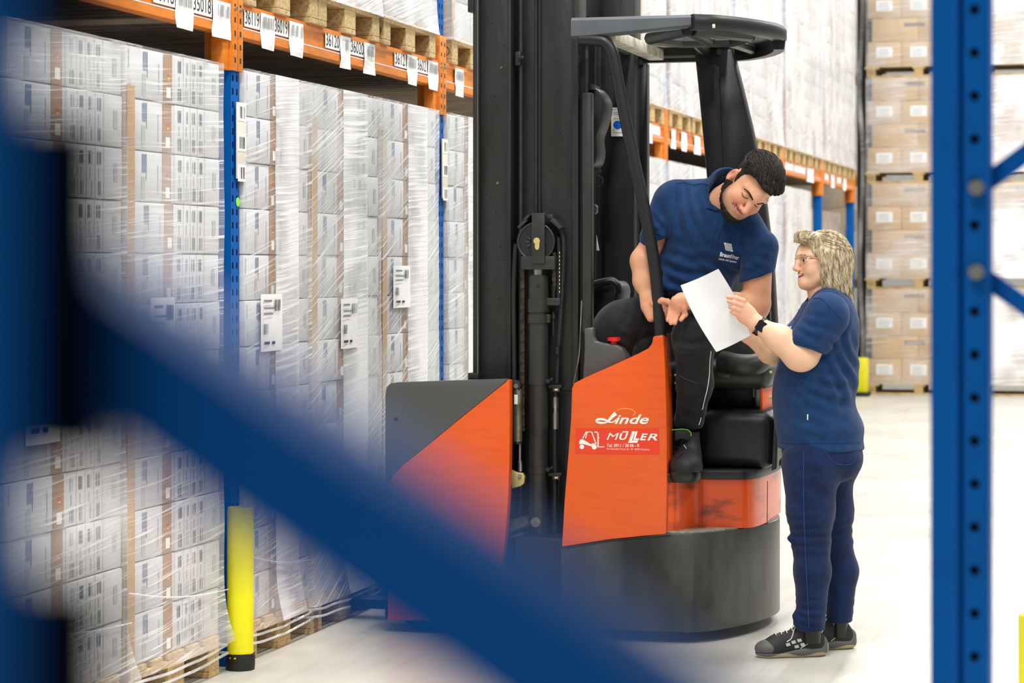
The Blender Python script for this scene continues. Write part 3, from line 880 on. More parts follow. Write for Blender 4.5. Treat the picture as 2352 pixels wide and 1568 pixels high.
st.add(prism([TP(a, b, YN - .0004) for a, b in P3([(285, 720), (1955, 728), (1960, 1250), (270, 1232)])], (0, -.0008, 0)))
f2 = on_panel(.0020)
def T2(key, x0, x1, y0, y1, dy=0): st.add(text_shape(key, lambda u, v: f2(1290 + (x0 + (x1 - x0) * u) * z3, 900 + (y0 + (y1 - y0) * v + dy * u) * z3)), 1)
T2('m', 900, 1150, 955, 818); T2('u', 1152, 1330, 958, 822); T2('ll', 1330, 1530, 1015, 785); T2('ll', 1430, 1555, 962, 787); T2('e', 1565, 1720, 965, 828); T2('r', 1712, 1915, 968, 832)
st.add(ribbon(P3([(1215, 797), (1335, 797)]), 3.0, f2), 1)
T2('tel', 903, 1550, 1100, 1035, 0); T2('street', 898, 1758, 1160, 1118, 14)
for pts, w in (([(420, 930), (490, 800), (600, 798), (690, 1040)], 2.4), ([(475, 930), (512, 805)], 2.0), ([(655, 803), (700, 800), (728, 830), (728, 1105)], 3.0), ([(720, 1098), (855, 1096)], 2.2), ([(715, 915), (760, 920)], 1.6)):
    lift_ = globals().get('lift_', .0020) + .0002
    st.add(ribbon(P3(pts), w, on_panel(lift_)), 1)
body = P3([(350, 1045), (352, 985), (380, 945), (430, 948), (585, 1045), (630, 1022), (665, 1030), (690, 1060), (640, 1050), (590, 1085), (470, 1050), (410, 1035)])
st.add(([tuple(f2(a, b)) for a, b in body], [list(range(len(body)))]), 1)
for cx, cy, r in ((405, 1095, 46), (652, 1098, 50)):
    st.add(([tuple(f2(1290 + (cx + r * math.cos(a)) * z3, 900 + (cy + r * math.sin(a)) * z3)) for a in np.linspace(0, 2 * math.pi, 20, False)], [list(range(20))]), 1)
st.done(0)

# support leg with its black and orange cover
ly = YN
part('leg_cover', 'truck_orange', truck, pp([(1170, 873), (1171, 960), (1170, 1060), (1167, 1150), (1160, 1240), (1150, 1330), (1138, 1425), (890, 1425), (892, 1110), (905, 1088), (925, 1068), (990, 1016), (1060, 958), (1120, 910), (1160, 878), (1166, 871)], ly, .05, .006), smooth=35)
part('leg_cover_top', 'plastic_grey', truck, pp([(885, 905), (888, 889), (897, 880), (910, 878), (1000, 875), (1160, 870), (1164, 872), (1158, 879), (1118, 911), (1058, 959), (988, 1017), (923, 1069), (903, 1089), (890, 1111), (886, 1420), (884, 1420)], ly + .002, .048, .004), smooth=35)
part('cover_back', 'black_metal', truck, box((vx(900, ly + .05), ly + .05, .10), (vx(1150, ly + .05), ly + .17, tz(1000, 884, ly + .05)), .01))
part('load_wheel', 'rubber', truck, tube([(vx(965, ly + .2), ly + .19, .16), (vx(965, ly + .2), ly + .29, .16)], .155, 28))
part('support_arm', 'black_metal', truck, box((vx(890, ly + .2), ly + .17, .07), (vx(1290, ly + .2), ly + .24, .30), .01))
part('cover_bolt', 'plastic', truck, cyl(TP(910, 962, ly), TP(910, 962, ly) + Vector((0, -.006, 0)), .007, 12))
part('fork', 'black_metal', truck, box((-3.30, 10.20, .045), (-2.6, 10.32, .085), .004))
part('fork', 'black_metal', truck, box((-3.30, 9.72, .045), (-2.6, 9.84, .085), .004))
part('fork_carriage', 'black_metal', truck, box((-2.72, 9.62, .05), (-2.66, 10.4, .52), .008))

# mast: near rails
MY = 9.62; ZB, ZT = .28, 3.35
def rail(name, m, p0, p1, Y, depth, bev=.003, z0=ZB, z1=ZT):
    return part(name, m, truck, box((vx(p0, Y), Y, z0), (vx(p1, Y), Y + depth, z1), bev))
o_ = rail('outer_mast_rail', 'mast', 1100, 1172, MY + .035, .10)
part('flange', 'mast', o_, box((vx(1086, MY), MY, ZB), (vx(1097, MY), MY + .15, ZT), .003))
part('flange', 'mast_dark', o_, box((vx(1096, MY + .02), MY + .02, ZB), (vx(1102, MY + .02), MY + .12, ZT)))
part('flange', 'mast', o_, box((vx(1164, MY), MY + .004, ZB), (vx(1173, MY), MY + .13, ZT), .003))
part('edge_wear', 'steel', o_, box((vx(1097.0, MY), MY - .0005, ZB), (vx(1098.2, MY), MY + .01, ZT)), smooth=0)
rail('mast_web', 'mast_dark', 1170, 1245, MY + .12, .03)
m_ = rail('middle_mast_rail', 'mast', 1198, 1241, MY + .075, .05)
i_ = rail('inner_mast_rail', 'mast', 1239, 1316, MY + .02, .11)
part('flange', 'mast', i_, box((vx(1314, MY), MY - .006, ZB), (vx(1329, MY), MY + .14, ZT), .004))
part('mast_pipe', 'cyl_black', truck, cyl((vx(1190, MY), MY + .045, ZB), (vx(1190, MY), MY + .045, ZT), .009, 14))
part('mast_pipe', 'cyl_black', truck, cyl((vx(1226, MY), MY + .045, 1.5), (vx(1226, MY), MY + .045, ZT), .0085, 14))
part('grease_line', 'mast_dark', truck, box((vx(1235, MY), MY + .012, 1.5), (vx(1240, MY), MY + .03, ZT)))
part('rail_foot', 'mast', truck, box((vx(1076, MY), MY - .01, tz(1080, 872, MY)), (vx(1100, MY), MY + .05, tz(1080, 856, MY)), .002))
part('rail_bracket', 'black_metal', truck, bx_(1074, 1088, -20, 28, MY - .01, .05))
c = part('pipe_clip', 'black_metal', truck, bx_(1183, 1196, 118, 150, MY + .02, .03), bx_(1190, 1203, 128, 136, MY + .01, .02))
# weld spatter and dents on the rails
rnd = random.Random(5)
sp = Part('weld_spatter', 'mast', truck, kind='stuff')
for k in range(150):
    a = rnd.random() < .5
    px = rnd.uniform(1108, 1160) if a else rnd.uniform(1246, 1310); py = rnd.uniform(5, 860)
    if not a and py > 480: continue
    q = TP(px, py, (MY + .035) if a else (MY + .02)); r = rnd.uniform(.0012, .004)
    sp.add(tube([q + Vector((0, .001, 0)), q + Vector((0, -r * .7, 0))], [r, r * .4], 6))
sp.done()
for px, py in ((1152, 156), (1143, 421)):
    q = TP(px, py, MY + .035); part('weld_blob', 'zinc', truck, tube([q + Vector((0, .002, 0)), q + Vector((0, -.006, 0))], [.009, .004], 9))

# lift cylinder with its chain pulley
LY = MY - .045
def zc_(py, px=1236): return tz(px, py, LY)
cx = vx(1237, LY); mpx = abs(vx(1240, LY) - vx(1230, LY)) / 10
lc = part('lift_cylinder', 'cyl_black', truck, cyl((cx, LY, zc_(1290)), (cx, LY, zc_(636)), .0405, 32))
part('cylinder_head', 'cyl_black', lc, cyl((cx, LY, zc_(690)), (cx, LY, zc_(634)), .0415, 32), cyl((cx, LY, zc_(634)), (cx, LY, zc_(631)), .038, 32))
part('piston_rod', 'steel', lc, cyl((cx, LY, zc_(640)), (cx, LY, zc_(618)), .0215, 24))
part('clamp_band', 'cyl_black', lc, cyl((cx, LY, zc_(716)), (cx, LY, zc_(686)), .0455, 32), bx_(1237, 1286, 684, 701, LY - .02, .05))
part('clamp_band', 'cyl_black', lc, cyl((cx, LY, zc_(741)), (cx, LY, zc_(722)), .0455, 32), bx_(1237, 1263, 722, 741, LY - .02, .05))
for py in (875, 1078):
    part('clamp_band', 'cyl_black', lc, cyl((cx, LY, zc_(py + 8)), (cx, LY, zc_(py - 8)), .0425, 32))
    part('bolt', 'black_metal', lc, cyl(TP(1258, py, LY - .05), TP(1258, py, LY - .02), .009, 8), cyl(TP(1264, py - 3, LY - .03), TP(1270, py - 6, LY - .03), .006, 8))
part('bolt', 'black_metal', lc, cyl(TP(1236, 654, LY - .042), TP(1236, 654, LY - .05), .006, 10))
ph = part('pulley_block', 'cyl_black', truck, bx_(1196, 1274, 588, 619, LY - .045, .09, .004))
pc = TP(1236, 555, LY)
pu = Part('pulley', 'plastic', truck)
for r, y0, y1 in ((.080, -.036, -.028), (.072, -.026, .026), (.080, .028, .036)):
    pu.add(cyl(pc + Vector((0, y0, 0)), pc + Vector((0, y1, 0)), r, 40))
pu = pu.done()
rim = [pc + Vector((.075 * math.cos(a), -.038, .075 * math.sin(a))) for a in np.linspace(0, 2 * math.pi, 41)]
part('pulley_rim', 'cyl_black', pu, tube(rim, .0045, 6, False)); part('pulley_rim', 'cyl_black', pu, tube([pc + (p - pc) * .78 for p in rim], .003, 6, False))
for k in range(6):
    a = R(180 * (k // 3) + (-28 + 28 * (k % 3))); d = Vector((math.cos(a), 0, math.sin(a)))
    part('spoke', 'cyl_black', pu, prism([pc + d * .022 + Vector((0, -.043, -.004)), pc + d * .042 + Vector((0, -.040, -.006)), pc + d * .042 + Vector((0, -.040, .006)), pc + d * .022 + Vector((0, -.043, .004))], (0, .006, 0)))
part('pulley_strap', 'cyl_black', truck, bx_(1221, 1251, 492, 605, LY - .056, .012, .003), bx_(1220, 1252, 489, 496, LY - .056, .09, .003))
for s, pts in ((1, [(1251, 491), (1268, 492), (1272, 503), (1255, 500)]), (1, [(1262, 506), (1270, 500), (1291, 522), (1284, 526)]), (-1, [(1221, 491), (1210, 494), (1200, 504), (1206, 508)]), (-1, [(1204, 503), (1212, 506), (1192, 525), (1187, 521)])):
    part('chain_guard', 'cyl_black', truck, pp(pts, LY - .045, .09, .002))
key = TP(1233, 553, LY - .058)
part('key_plate', 'brass', truck, cyl(key, key + Vector((0, -.004, 0)), .0135, 18), pp([(1228, 553), (1239, 553), (1238.5, 568), (1237, 572), (1233.5, 574), (1230, 572), (1228.5, 568)], LY - .061, .003))
for px in (1225, 1239): part('bolt', 'brass', truck, cyl(TP(px, 598, LY - .046), TP(px, 598, LY - .051), .006, 12))
# roller chain: links one by one
def chain(px, py0, py1, Y, worn=()):
    k = 0; py = py0
    while py < py1:
        q = TP(px, py, Y); k += 1
        w_ = .0095 if k % 2 else .008; h = .019 if k % 2 else .016
        out = []
        for i in range(14):
            a = 2 * math.pi * i / 14; s = .0085 if math.sin(a) >= 0 else -.0085
            wx = w_ * math.cos(a) * (.72 if abs(math.sin(a)) < .35 else 1)
            out.append((q.x + wx, Y - (.006 if k % 2 else 0), q.z + s + w_ * .8 * math.sin(a)))
        l = part('chain_link', 'chain', truck, prism(out, (0, .006, 0)), cyl((q.x, Y - .009, q.z + .0085), (q.x, Y, q.z + .0085), .0042, 8), smooth=0)
        py += 12.2
chain(1201, 628, 985, LY - .012)
chain(1273, 588, 650, LY - .012)
part('chain_anchor', 'black_metal', truck, cyl(TP(1272, 650, LY), TP(1272, 690, LY), .007, 10), cyl(TP(1272, 655, LY), TP(1272, 665, LY), .010, 6))
part('threaded_rod', 'black_metal', truck, cyl(TP(1271, 716, LY), TP(1271, 770, LY), .0045, 8), cyl(TP(1271, 722, LY), TP(1271, 732, LY), .009, 6))
# hoses
def hose(name, pts, r, Y, m='rubber', n=10): return part(name, m, truck, tube(smooth_path([TP(a, b, Y) for a, b in pts], 6), r, n))
hose('hose', [(1186, 560), (1183, 590), (1180, 680), (1181, 780), (1182, 880)], .010, LY + .01)
hose('hose', [(1288, 530), (1294, 560), (1292, 640), (1288, 720), (1283, 800), (1279, 880)], .011, LY + .01)
hose('hose', [(1282, 545), (1284, 600), (1283, 690)], .008, LY - .005)
part('hose_print', 'white_print', truck, *[box(TP(1285, 580 + 9 * k, LY - .0145) - Vector((.001, 0, .004)), TP(1285, 580 + 9 * k, LY - .0145) + Vector((.001, .001, .004))) for k in range(11)], smooth=0, kind='stuff')
part('pipe_sleeve', 'plastic', truck, cyl(TP(1281, 796, LY - .01), TP(1281, 812, LY - .01), .0125, 14))
part('hydraulic_pipe', 'rubber', truck, cyl(TP(1275, 985, LY), TP(1275, 1240, LY), .0115, 14))
part('hose_fitting', 'steel', truck, tube([TP(1276, 910, LY), TP(1276, 918, LY), TP(1276, 935, LY), TP(1276, 940, LY), TP(1276, 952, LY), TP(1276, 958, LY), TP(1276, 985, LY)], [.010, .0115, .0125, .009, .012, .0125, .0125], 14))
part('hose', 'rubber', truck, cyl(TP(1277, 886, LY), TP(1277, 911, LY), .0125, 12))
for py in (888, 1090):
    part('hose_clamp', 'black_metal', truck, bx_(1258, 1290, py - 4, py + 3, LY - .02, .03), bx_(1268, 1286, py + 2, py + 12, LY - .025, .03))
    part('bolt', 'brass', truck, cyl(TP(1274, py + 7, LY - .03), TP(1282, py + 7, LY - .03), .0045, 8))
part('hose_elbow', 'black_metal', truck, tube(smooth_path([TP(1275, 1236, LY), TP(1268, 1248, LY), TP(1262, 1252, LY)]), .009, 10)); part('bolt', 'brass', truck, cyl(TP(1258, 1251, LY - .02), TP(1284, 1252, LY - .02), .006, 8))
# tilt cylinders between leg and mast
tc_ = part('tilt_cylinder', 'zinc', truck, cyl(TP(1189, 898, LY - .03), TP(1189, 1015, LY - .03), .0195, 20), cyl(TP(1189, 893, LY - .03), TP(1189, 900, LY - .03), .021, 20))
part('end_cap', 'black_metal', tc_, cyl(TP(1189, 1013, LY - .03), TP(1189, 1019, LY - .03), .020, 20))
part('rod', 'steel', tc_, cyl(TP(1194, 1018, LY - .03), TP(1194, 1060, LY - .03), .0055, 10), tube([TP(1194, 1058, LY - .03), TP(1195, 1066, LY - .03), TP(1195, 1082, LY - .03)], [.008, .009, .009], 8))
part('bar_code', 'paper', tc_, bx_(1181, 1189, 906, 928, LY - .0505, .001, 0), smooth=0)
part('pivot_eye', 'black_metal', truck, pp([(1168, 872), (1185, 873), (1193, 878), (1196, 887), (1193, 897), (1185, 900), (1168, 895)], LY - .05, .05, .004))
part('pivot_pin', 'zinc', truck, cyl(TP(1185, 886, LY - .05), TP(1185, 886, LY - .057), .010, 14))
part('link_plate', 'brass', truck, pp([(1172, 1078), (1186, 1084), (1200, 1086), (1205, 1094), (1203, 1110), (1196, 1116), (1176, 1122)], LY - .04, .02, .003)); part('pivot_pin', 'steel', truck, cyl(TP(1194, 1093, LY - .04), TP(1194, 1093, LY - .046), .008, 12))
part('tilt_cylinder', 'zinc', truck, tube([TP(1160, 1212, LY - .03), TP(1212, 1198, LY - .03), TP(1217, 1196, LY - .03)], [.026, .026, .029], 16), tube([TP(1165, 1232, LY), TP(1216, 1220, LY)], .012, 10))
part('pivot_eye', 'zinc', truck, cyl(TP(1230, 1199, LY - .05), TP(1230, 1199, LY - .01), .020, 18), cyl(TP(1230, 1199, LY - .056), TP(1230, 1199, LY - .05), .010, 12))
part('mast_foot', 'plastic_grey', truck, pp([(1200, 1215), (1290, 1235), (1283, 1280), (1270, 1305), (1245, 1318), (1205, 1318)], LY - .02, .12, .01))

# mast: far rails and what shows between them
FY = 10.36
f_ = part('far_mast_rail', 'mast', truck, box((vx(1376, FY), FY, ZB), (vx(1457, FY), FY + .14, ZT), .005), smooth=30)
part('flange', 'mast', f_, box((vx(1366, FY - .02), FY - .02, ZB), (vx(1380, FY - .02), FY + .03, ZT), .003))
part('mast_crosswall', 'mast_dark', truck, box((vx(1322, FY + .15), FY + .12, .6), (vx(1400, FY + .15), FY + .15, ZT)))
part('mast_crossbeam', 'black_metal', truck, box((vx(1330, 10.1), MY + .1, 2.56), (vx(1352, 10.1), FY + .1, 2.74), .006))
part('cable_clip', 'steel', truck, bx_(1362, 1377, -6, 10, FY - .03, .02), bx_(1361, 1371, 8, 22, FY - .035, .02), bx_(1365, 1372, 20, 27, FY - .03, .02))
hose('hose', [(1368, 24), (1371, 80), (1369, 160), (1372, 240)], .006, FY - .02)
ins = Part('inspection_sticker', ['paper', 'sticker_blue', 'ink_soft', 'red'], truck)
fi = lambda a, b: TP(a, b, FY - .0215)
ins.add(prism([TP(a, b, FY - .02) for a, b in ((1404, 247), (1436, 247), (1436, 313), (1404, 313))], (0, -.0012, 0)))
fi = lambda a, b: TP(a, b, FY - .0218)
ins.add(([tuple(fi(1418.5 + 10 * math.cos(a), 287 + 10 * math.sin(a))) for a in np.linspace(0, 6.28, 24, False)], [list(range(24))]), 1)
for a, b, w_ in ((1406, 251, 9), (1408, 258, 18), (1408, 262, 18), (1410, 272, 16), (1407, 304, 22)): ins.add(([tuple(fi(a + p, b + q)) for p, q in ((0, 0), (w_, 0), (w_, 1.2), (0, 1.2))], [[0, 1, 2, 3]]), 2)
ins.add(([tuple(fi(a, b)) for a, b in ((1419.5, 249), (1426, 249), (1426, 253), (1419.5, 253))], [[0, 1, 2, 3]]), 3)
ins.add(ribbon([(1407, 300), (1409, 296), (1411, 300), (1407, 300)], 1.2, fi), 2)
ins.done(0)
part('far_mast_rail', 'mast', truck, bx_(1362, 1378, 200, 560, FY - .05, .02))

# cab front: guard strip, console cowl, padded carriage cover
gy = 9.60
part('front_pillar', 'cyl_black', truck, box((vx(1337, gy), gy, tz(1345, 764, gy)), (vx(1358, gy), gy + .05, tz(1345, 213, gy)), .006))
part('pillar_gap', 'mast_dark', truck, box((vx(1329, gy + .05), gy + .05, .5), (vx(1345, gy + .05), gy + .1, tz(1345, 90, gy))))
part('pad', 'plastic', truck, pp(smooth_path([(1340, 205, 0), (1352, 197, 0), (1372, 206, 0), (1386, 228, 0), (1388, 252, 0), (1380, 285, 0), (1370, 315, 0), (1372, 350, 0), (1366, 375, 0), (1350, 385, 0), (1340, 380, 0)], 4) and [(p.x, p.y) for p in smooth_path([(1340, 205, 0), (1352, 197, 0), (1372, 206, 0), (1386, 228, 0), (1388, 252, 0), (1380, 285, 0), (1370, 315, 0), (1372, 350, 0), (1366, 375, 0), (1350, 385, 0), (1340, 380, 0)], 4)], 9.78, .16, .012), smooth=40)
part('pad_top', 'black_metal', truck, bx_(1334, 1360, 192, 206, 9.72, .14, .004))
part('coat_hook', 'plastic_grey', truck, pp([(1360, 470), (1366, 468), (1371, 474), (1371, 486), (1366, 493), (1360, 490)], 9.9, .03, .004))
part('wiring', 'rubber', truck, tube(smooth_path([TP(1372, 372, 9.95), TP(1378, 390, 9.94), TP(1374, 402, 9.93), TP(1384, 410, 9.93), TP(1382, 424, 9.94), TP(1375, 430, 9.95)]), .003, 6), tube(smooth_path([TP(1366, 380, 9.95), TP(1372, 396, 9.93), TP(1380, 392, 9.95)]), .003, 6))
part('wiring', 'sticker_blue', truck, tube([TP(1367, 372, 9.95), TP(1370, 378, 9.95)], .003, 6))
hose('cable', [(1336, 690), (1333, 760), (1330, 815), (1322, 860), (1317, 882)], .0028, YN - .012 + .1, 'zinc', 6)
part('instruction_card', 'paper', truck, pp([(1370, 540), (1376, 575), (1370, 575)], 9.95, .004), smooth=0)
cw = [(1338, 872), (1342, 800), (1341, 753), (1363, 752), (1363, 770), (1368, 783), (1385, 787), (1415, 790), (1430, 800), (1437, 818), (1437, 830), (1390, 855), (1338, 880)]
part('console_cowl', 'plastic_grey', truck, pp(cw, YN + .07, .28, .016), smooth=45)
rb = TP(1410, 789, YN + .085)
part('emergency_stop', 'red', truck, tube([rb, rb + Vector((0, 0, .010)), rb + Vector((0, 0, .011)), rb + Vector((0, 0, .024)), rb + Vector((0, 0, .027))], [.013, .012, .026, .028, .018], 20))
part('steering_console', 'plastic', truck, pp([(1352, 720), (1358, 660), (1366, 652), (1395, 645), (1408, 645), (1418, 655), (1421, 668), (1418, 695), (1400, 730), (1370, 760)], 9.92, .25, .02), smooth=45)
part('console_lid', 'plastic', truck, tube(smooth_path([TP(1358, 655, 9.90), TP(1385, 648, 9.88), TP(1405, 645, 9.88), TP(1417, 655, 9.88), TP(1420, 672, 9.89)]), .017, 10))
part('console_base', 'plastic', truck, box((-2.30, 9.75, .66), (-2.02, 10.3, 1.10), .03))

# guard tube on the near side
part('guard_pillar', 'guard_black', truck, tube(smooth_path([TP(1332, 91, YN + .05), TP(1368, 92, YN + .05), TP(1390, 97, YN + .05), TP(1403, 113, YN + .05), TP(1411, 140, YN + .05), TP(1424, 210, YN + .05), TP(1446, 320, YN + .05), TP(1478, 470, YN + .05), TP(1500, 585, YN + .05), TP(1511, 680, YN + .05), TP(1517, 772, YN + .05)], 5), .0243, 20))

# overhead guard
GZ = 2.487; G0, G1 = YN + .03, 10.50
def gpath():
    pts = [(-2.265, G0), (-1.95, G0), (-1.775, G0 + .004), (-1.69, G0 + .07), (-1.60, G0 + .22), (-1.535, G0 + .40), (-1.515, (G0 + G1) / 2)]
    return pts + [(x, G0 + G1 - y) for x, y in pts[::-1][1:]]
gp = gpath()
def prof(h0, h1, w): return [(-w / 2, h0 + .012), (-w / 2 + .012, h0), (w / 2 - .012, h0), (w / 2, h0 + .012), (w / 2, h1 - .014), (w / 2 - .014, h1), (-w / 2 + .014, h1), (-w / 2, h1 - .014)]
def taper_bar(pts, z1, ha, hb, w, n=10):
    vs, fs = [], []
    a, b = Vector(pts[0]), Vector(pts[1]); p0 = prof(0, 1, w)
    for i in range(n + 1):
        t = i / n; h = ha + (hb - ha) * min(1, max(0, (t - .12) / .88)); c_ = a.lerp(b, t)
        for u, v in [(-w / 2, .010), (-w / 2 + .012, 0), (w / 2 - .012, 0), (w / 2, .010), (w / 2, h - .012), (w / 2 - .012, h), (-w / 2 + .012, h), (-w / 2, h - .012)]:
            vs.append((c_.x, c_.y + u, z1 - h + v))
    for i in range(n):
        for k in range(8): fs.append([i * 8 + k, i * 8 + (k + 1) % 8, (i + 1) * 8 + (k + 1) % 8, (i + 1) * 8 + k])
    fs.append(list(range(8))); fs.append([n * 8 + k for k in range(8)][::-1]); return vs, fs
part('guard_side_bar', 'guard_grey', truck, taper_bar([(-2.264, G0 + .03), (-1.775, G0 + .03)], GZ, .083, .050, .06), smooth=40)
part('guard_side_bar', 'guard_black', truck, taper_bar([(-2.26, G1 - .03), (-1.775, G1 - .03)], GZ - .02, .06, .06, .06), smooth=40)
rp = smooth_path([(x, y, GZ - .062) for x, y in gp if x > -1.80], 6)
part('guard_rim', 'guard_black', truck, sweep(rp, [(-.034, .012), (-.022, 0), (.024, 0), (.034, .012), (.034, .048), (.022, .062), (-.022, .062), (-.034, .048)]), smooth=45)
rp2 = [p + Vector((0, 0, -.012)) for p in smooth_path([(x, y, GZ - .062) for x, y in gp if x > -1.72 or y > 10.2], 6)]
part('guard_apron', 'guard_black', truck, sweep([p for p in rp2 if p.y > 9.98], [(-.020, -.022), (.024, -.022), (.030, .02), (-.026, .02)]), smooth=40)
rz = GZ - .045
part('roof_crossbar', 'roof_plate', truck, box((-2.16, G0 + .05, rz - .045), (-2.09, G1 - .05, rz), .006))
part('roof_crossbar', 'black_metal', truck, box((-2.262, G0 + .05, rz - .03), (-2.22, G1 - .05, rz + .02), .006))
part('roof_panel', 'roof_plate', truck, prism([(-2.09, 10.08, rz + .01), (-1.80, 10.14, rz + .01), (-1.80, G1 - .05, rz + .01), (-2.09, G1 - .05, rz + .01)], (0, 0, .012)))
hub = Part('roof_bracket', 'guard_black', truck)
yc = (G0 + G1) / 2
for p, q in (((-2.02, yc - .16), (-1.92, yc + .02)), ((-1.92, yc + .02), (-1.70, yc + .02)), ((-1.70, yc + .02), (-1.60, yc - .18)), ((-1.80, G0 + .05), (-1.80, yc + .02)), ((-1.86, yc + .02), (-1.90, G1 - .08)), ((-1.72, yc + .02), (-1.68, G1 - .08)), ((-2.02, yc - .16), (-1.80, G0 + .06)), ((-1.60, yc - .18), (-1.78, G0 + .06))):
    hub.add(tube([(p[0], p[1], rz - .01), (q[0], q[1], rz - .01)], [.026, .026], 8))
hub.done()
part('chip', 'white_print', truck, cyl(TP(1637, 60, G0 - .007), TP(1642, 60, G0 - .007), .008, 8), smooth=0)
# rear pillar and slim far post
RY = 10.42
part('rear_pillar', 'guard_black', truck, pp([(1594, 112), (1680, 112), (1700, 190), (1722, 280), (1736, 345), (1757, 470), (1773, 600), (1783, 760), (1786, 880), (1660, 880), (1640, 600), (1622, 400), (1606, 230)], RY, .09, .012), smooth=40)
part('pillar_inset', 'plastic', truck, pp([(1602, 150), (1640, 146), (1652, 156), (1660, 400), (1662, 600), (1644, 600), (1628, 400)], RY - .008, .012, .004))
for px in (1603, 1652): part('bolt', 'black_metal', truck, cyl(TP(px, 119, RY), TP(px, 119, RY - .012), .013, 14))
part('far_post', 'black_metal', truck, box((vx(1469, 10.5), 10.48, .7), (vx(1488, 10.5), 10.54, tz(1478, 146, 10.5)), .004))
part('far_post_bracket', 'black_metal', truck, bx_(1457, 1476, 122, 150, 10.46, .05, .006))

# rear body: orange band, footwell, hood, seat
def band(off):
    pts = [(-1.90, 9.42), (-1.845, 9.43), (-1.815, 9.50), (-1.785, 9.575), (-1.74, 9.605), (-1.64, 9.62), (-1.585, 9.64), (-1.560, 9.70), (-1.545, 9.85), (-1.540, 10.03)]
    pts = [(x + off * (1 if y > 9.65 else .2), y - off * (1 if y < 9.68 else .3)) for x, y in pts]
    return pts + [(x, 20.06 - y) for x, y in pts[::-1][1:]]
bp = [(p.x, p.y) for p in smooth_path([(x, y, 0) for x, y in band(0)], 4)]
part('rear_body', 'truck_orange_worn', truck, zprism(bp, .44, .636), smooth=40)
tp_ = [(p.x, p.y) for p in smooth_path([(x, y, 0) for x, y in band(.012)], 4)]
part('step_trim', 'plastic', truck, zprism(tp_, .634, .672, .006), smooth=40)
part('body_seam', 'mast_dark', truck, tube([TP(1763, 1104, 9.66), TP(1762, 1204, 9.66)], .0016, 6))
hx0, hx1 = vx(1600, 9.72), vx(1777, 9.70)
part('seat_base_hood', 'plastic', truck, box((hx0, 9.70, .668), (hx1, 10.35, tz(1690, 944, 9.70)), .055, 5), smooth=60)
part('hood_back', 'plastic', truck, box((vx(1545, 9.95), 9.95, .66), (hx1, 10.4, tz(1650, 935, 9.95)), .02))
part('rear_cover', 'truck_orange', truck, box((vx(1779, 10.25), 9.85, .67), (vx(1786, 10.25), 10.25, 1.13), .008))
part('cover_trim', 'plastic', truck, prism([TP(1772, 1082, 9.70), TP(1784, 1076, 9.70), TP(1790, 900, 9.70), TP(1784, 850, 9.70), TP(1780, 900, 9.70)], (0, .06, 0), .004))
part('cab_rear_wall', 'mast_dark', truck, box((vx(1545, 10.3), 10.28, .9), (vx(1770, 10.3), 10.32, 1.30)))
part('inner_wall', 'truck_orange_worn', truck, box((-1.99, 10.0, .68), (-1.97, 10.3, 1.05)))
part('seat_rail', 'black_metal', truck, bx_(1640, 1760, 868, 880, 9.88, .3, .004))
part('seat_strut', 'steel', truck, cyl(TP(1731, 872, 9.85), TP(1731, 912, 9.85), .0035, 8)); part('seat_strut', 'black_metal', truck, box((vx(1640, 10.1), 10.0, .9), (vx(1740, 10.1), 10.25, 1.02), .01))
part('seat_lever', 'plastic_grey', truck, bx_(1646, 1678, 853, 868, 9.80, .05, .008))
part('latch', 'zinc', truck, cyl(TP(1550, 862, 9.62), TP(1556, 862, 9.62), .008, 8), cyl(TP(1550, 880, 9.62), TP(1555, 880, 9.62), .007, 8))
for py in (855, 912): part('latch', 'brass', truck, cyl(TP(1768, py, 9.74), TP(1773, py, 9.74), .006, 8))
se = Part('seat_cushion', 'seat', truck)
se.add(box((vx(1528, 9.9), 9.82, .985), (vx(1768, 9.80), 10.28, 1.10), .05, 4)); se.done(60)
part('seat_bolster', 'seat', truck, tube(smooth_path([TP(1660, 830, 9.82), TP(1700, 838, 9.78), TP(1738, 836, 9.80), TP(1756, 818, 9.9)]), .045, 16))
part('seat_backrest', 'seat', truck, pp([(1500, 850), (1492, 720), (1500, 620), (1540, 560), (1650, 540), (1715, 600), (1745, 690), (1760, 760), (1765, 830), (1750, 860)], 10.16, .12, .04), smooth=60)
part('backrest_piping', 'reflective', truck, tube(smooth_path([TP(1742, 692, 10.15), TP(1756, 740, 10.14), TP(1764, 800, 10.13), TP(1764, 835, 10.13)]), .005, 8))
part('seat_side_panel', 'plastic', truck, box((vx(1425, 10.05), 10.02, .60), (vx(1700, 10.05), 10.08, 1.10), .01))
part('footwell_front', 'plastic', truck, box((vx(1320, 9.9), 9.62, .40), (vx(1400, 9.9), 10.3, .98), .01))
part('armrest_panel', 'plastic', truck, box((vx(1432, 10.02), 9.99, .60), (vx(1545, 10.02), 10.04, 1.215), .015))

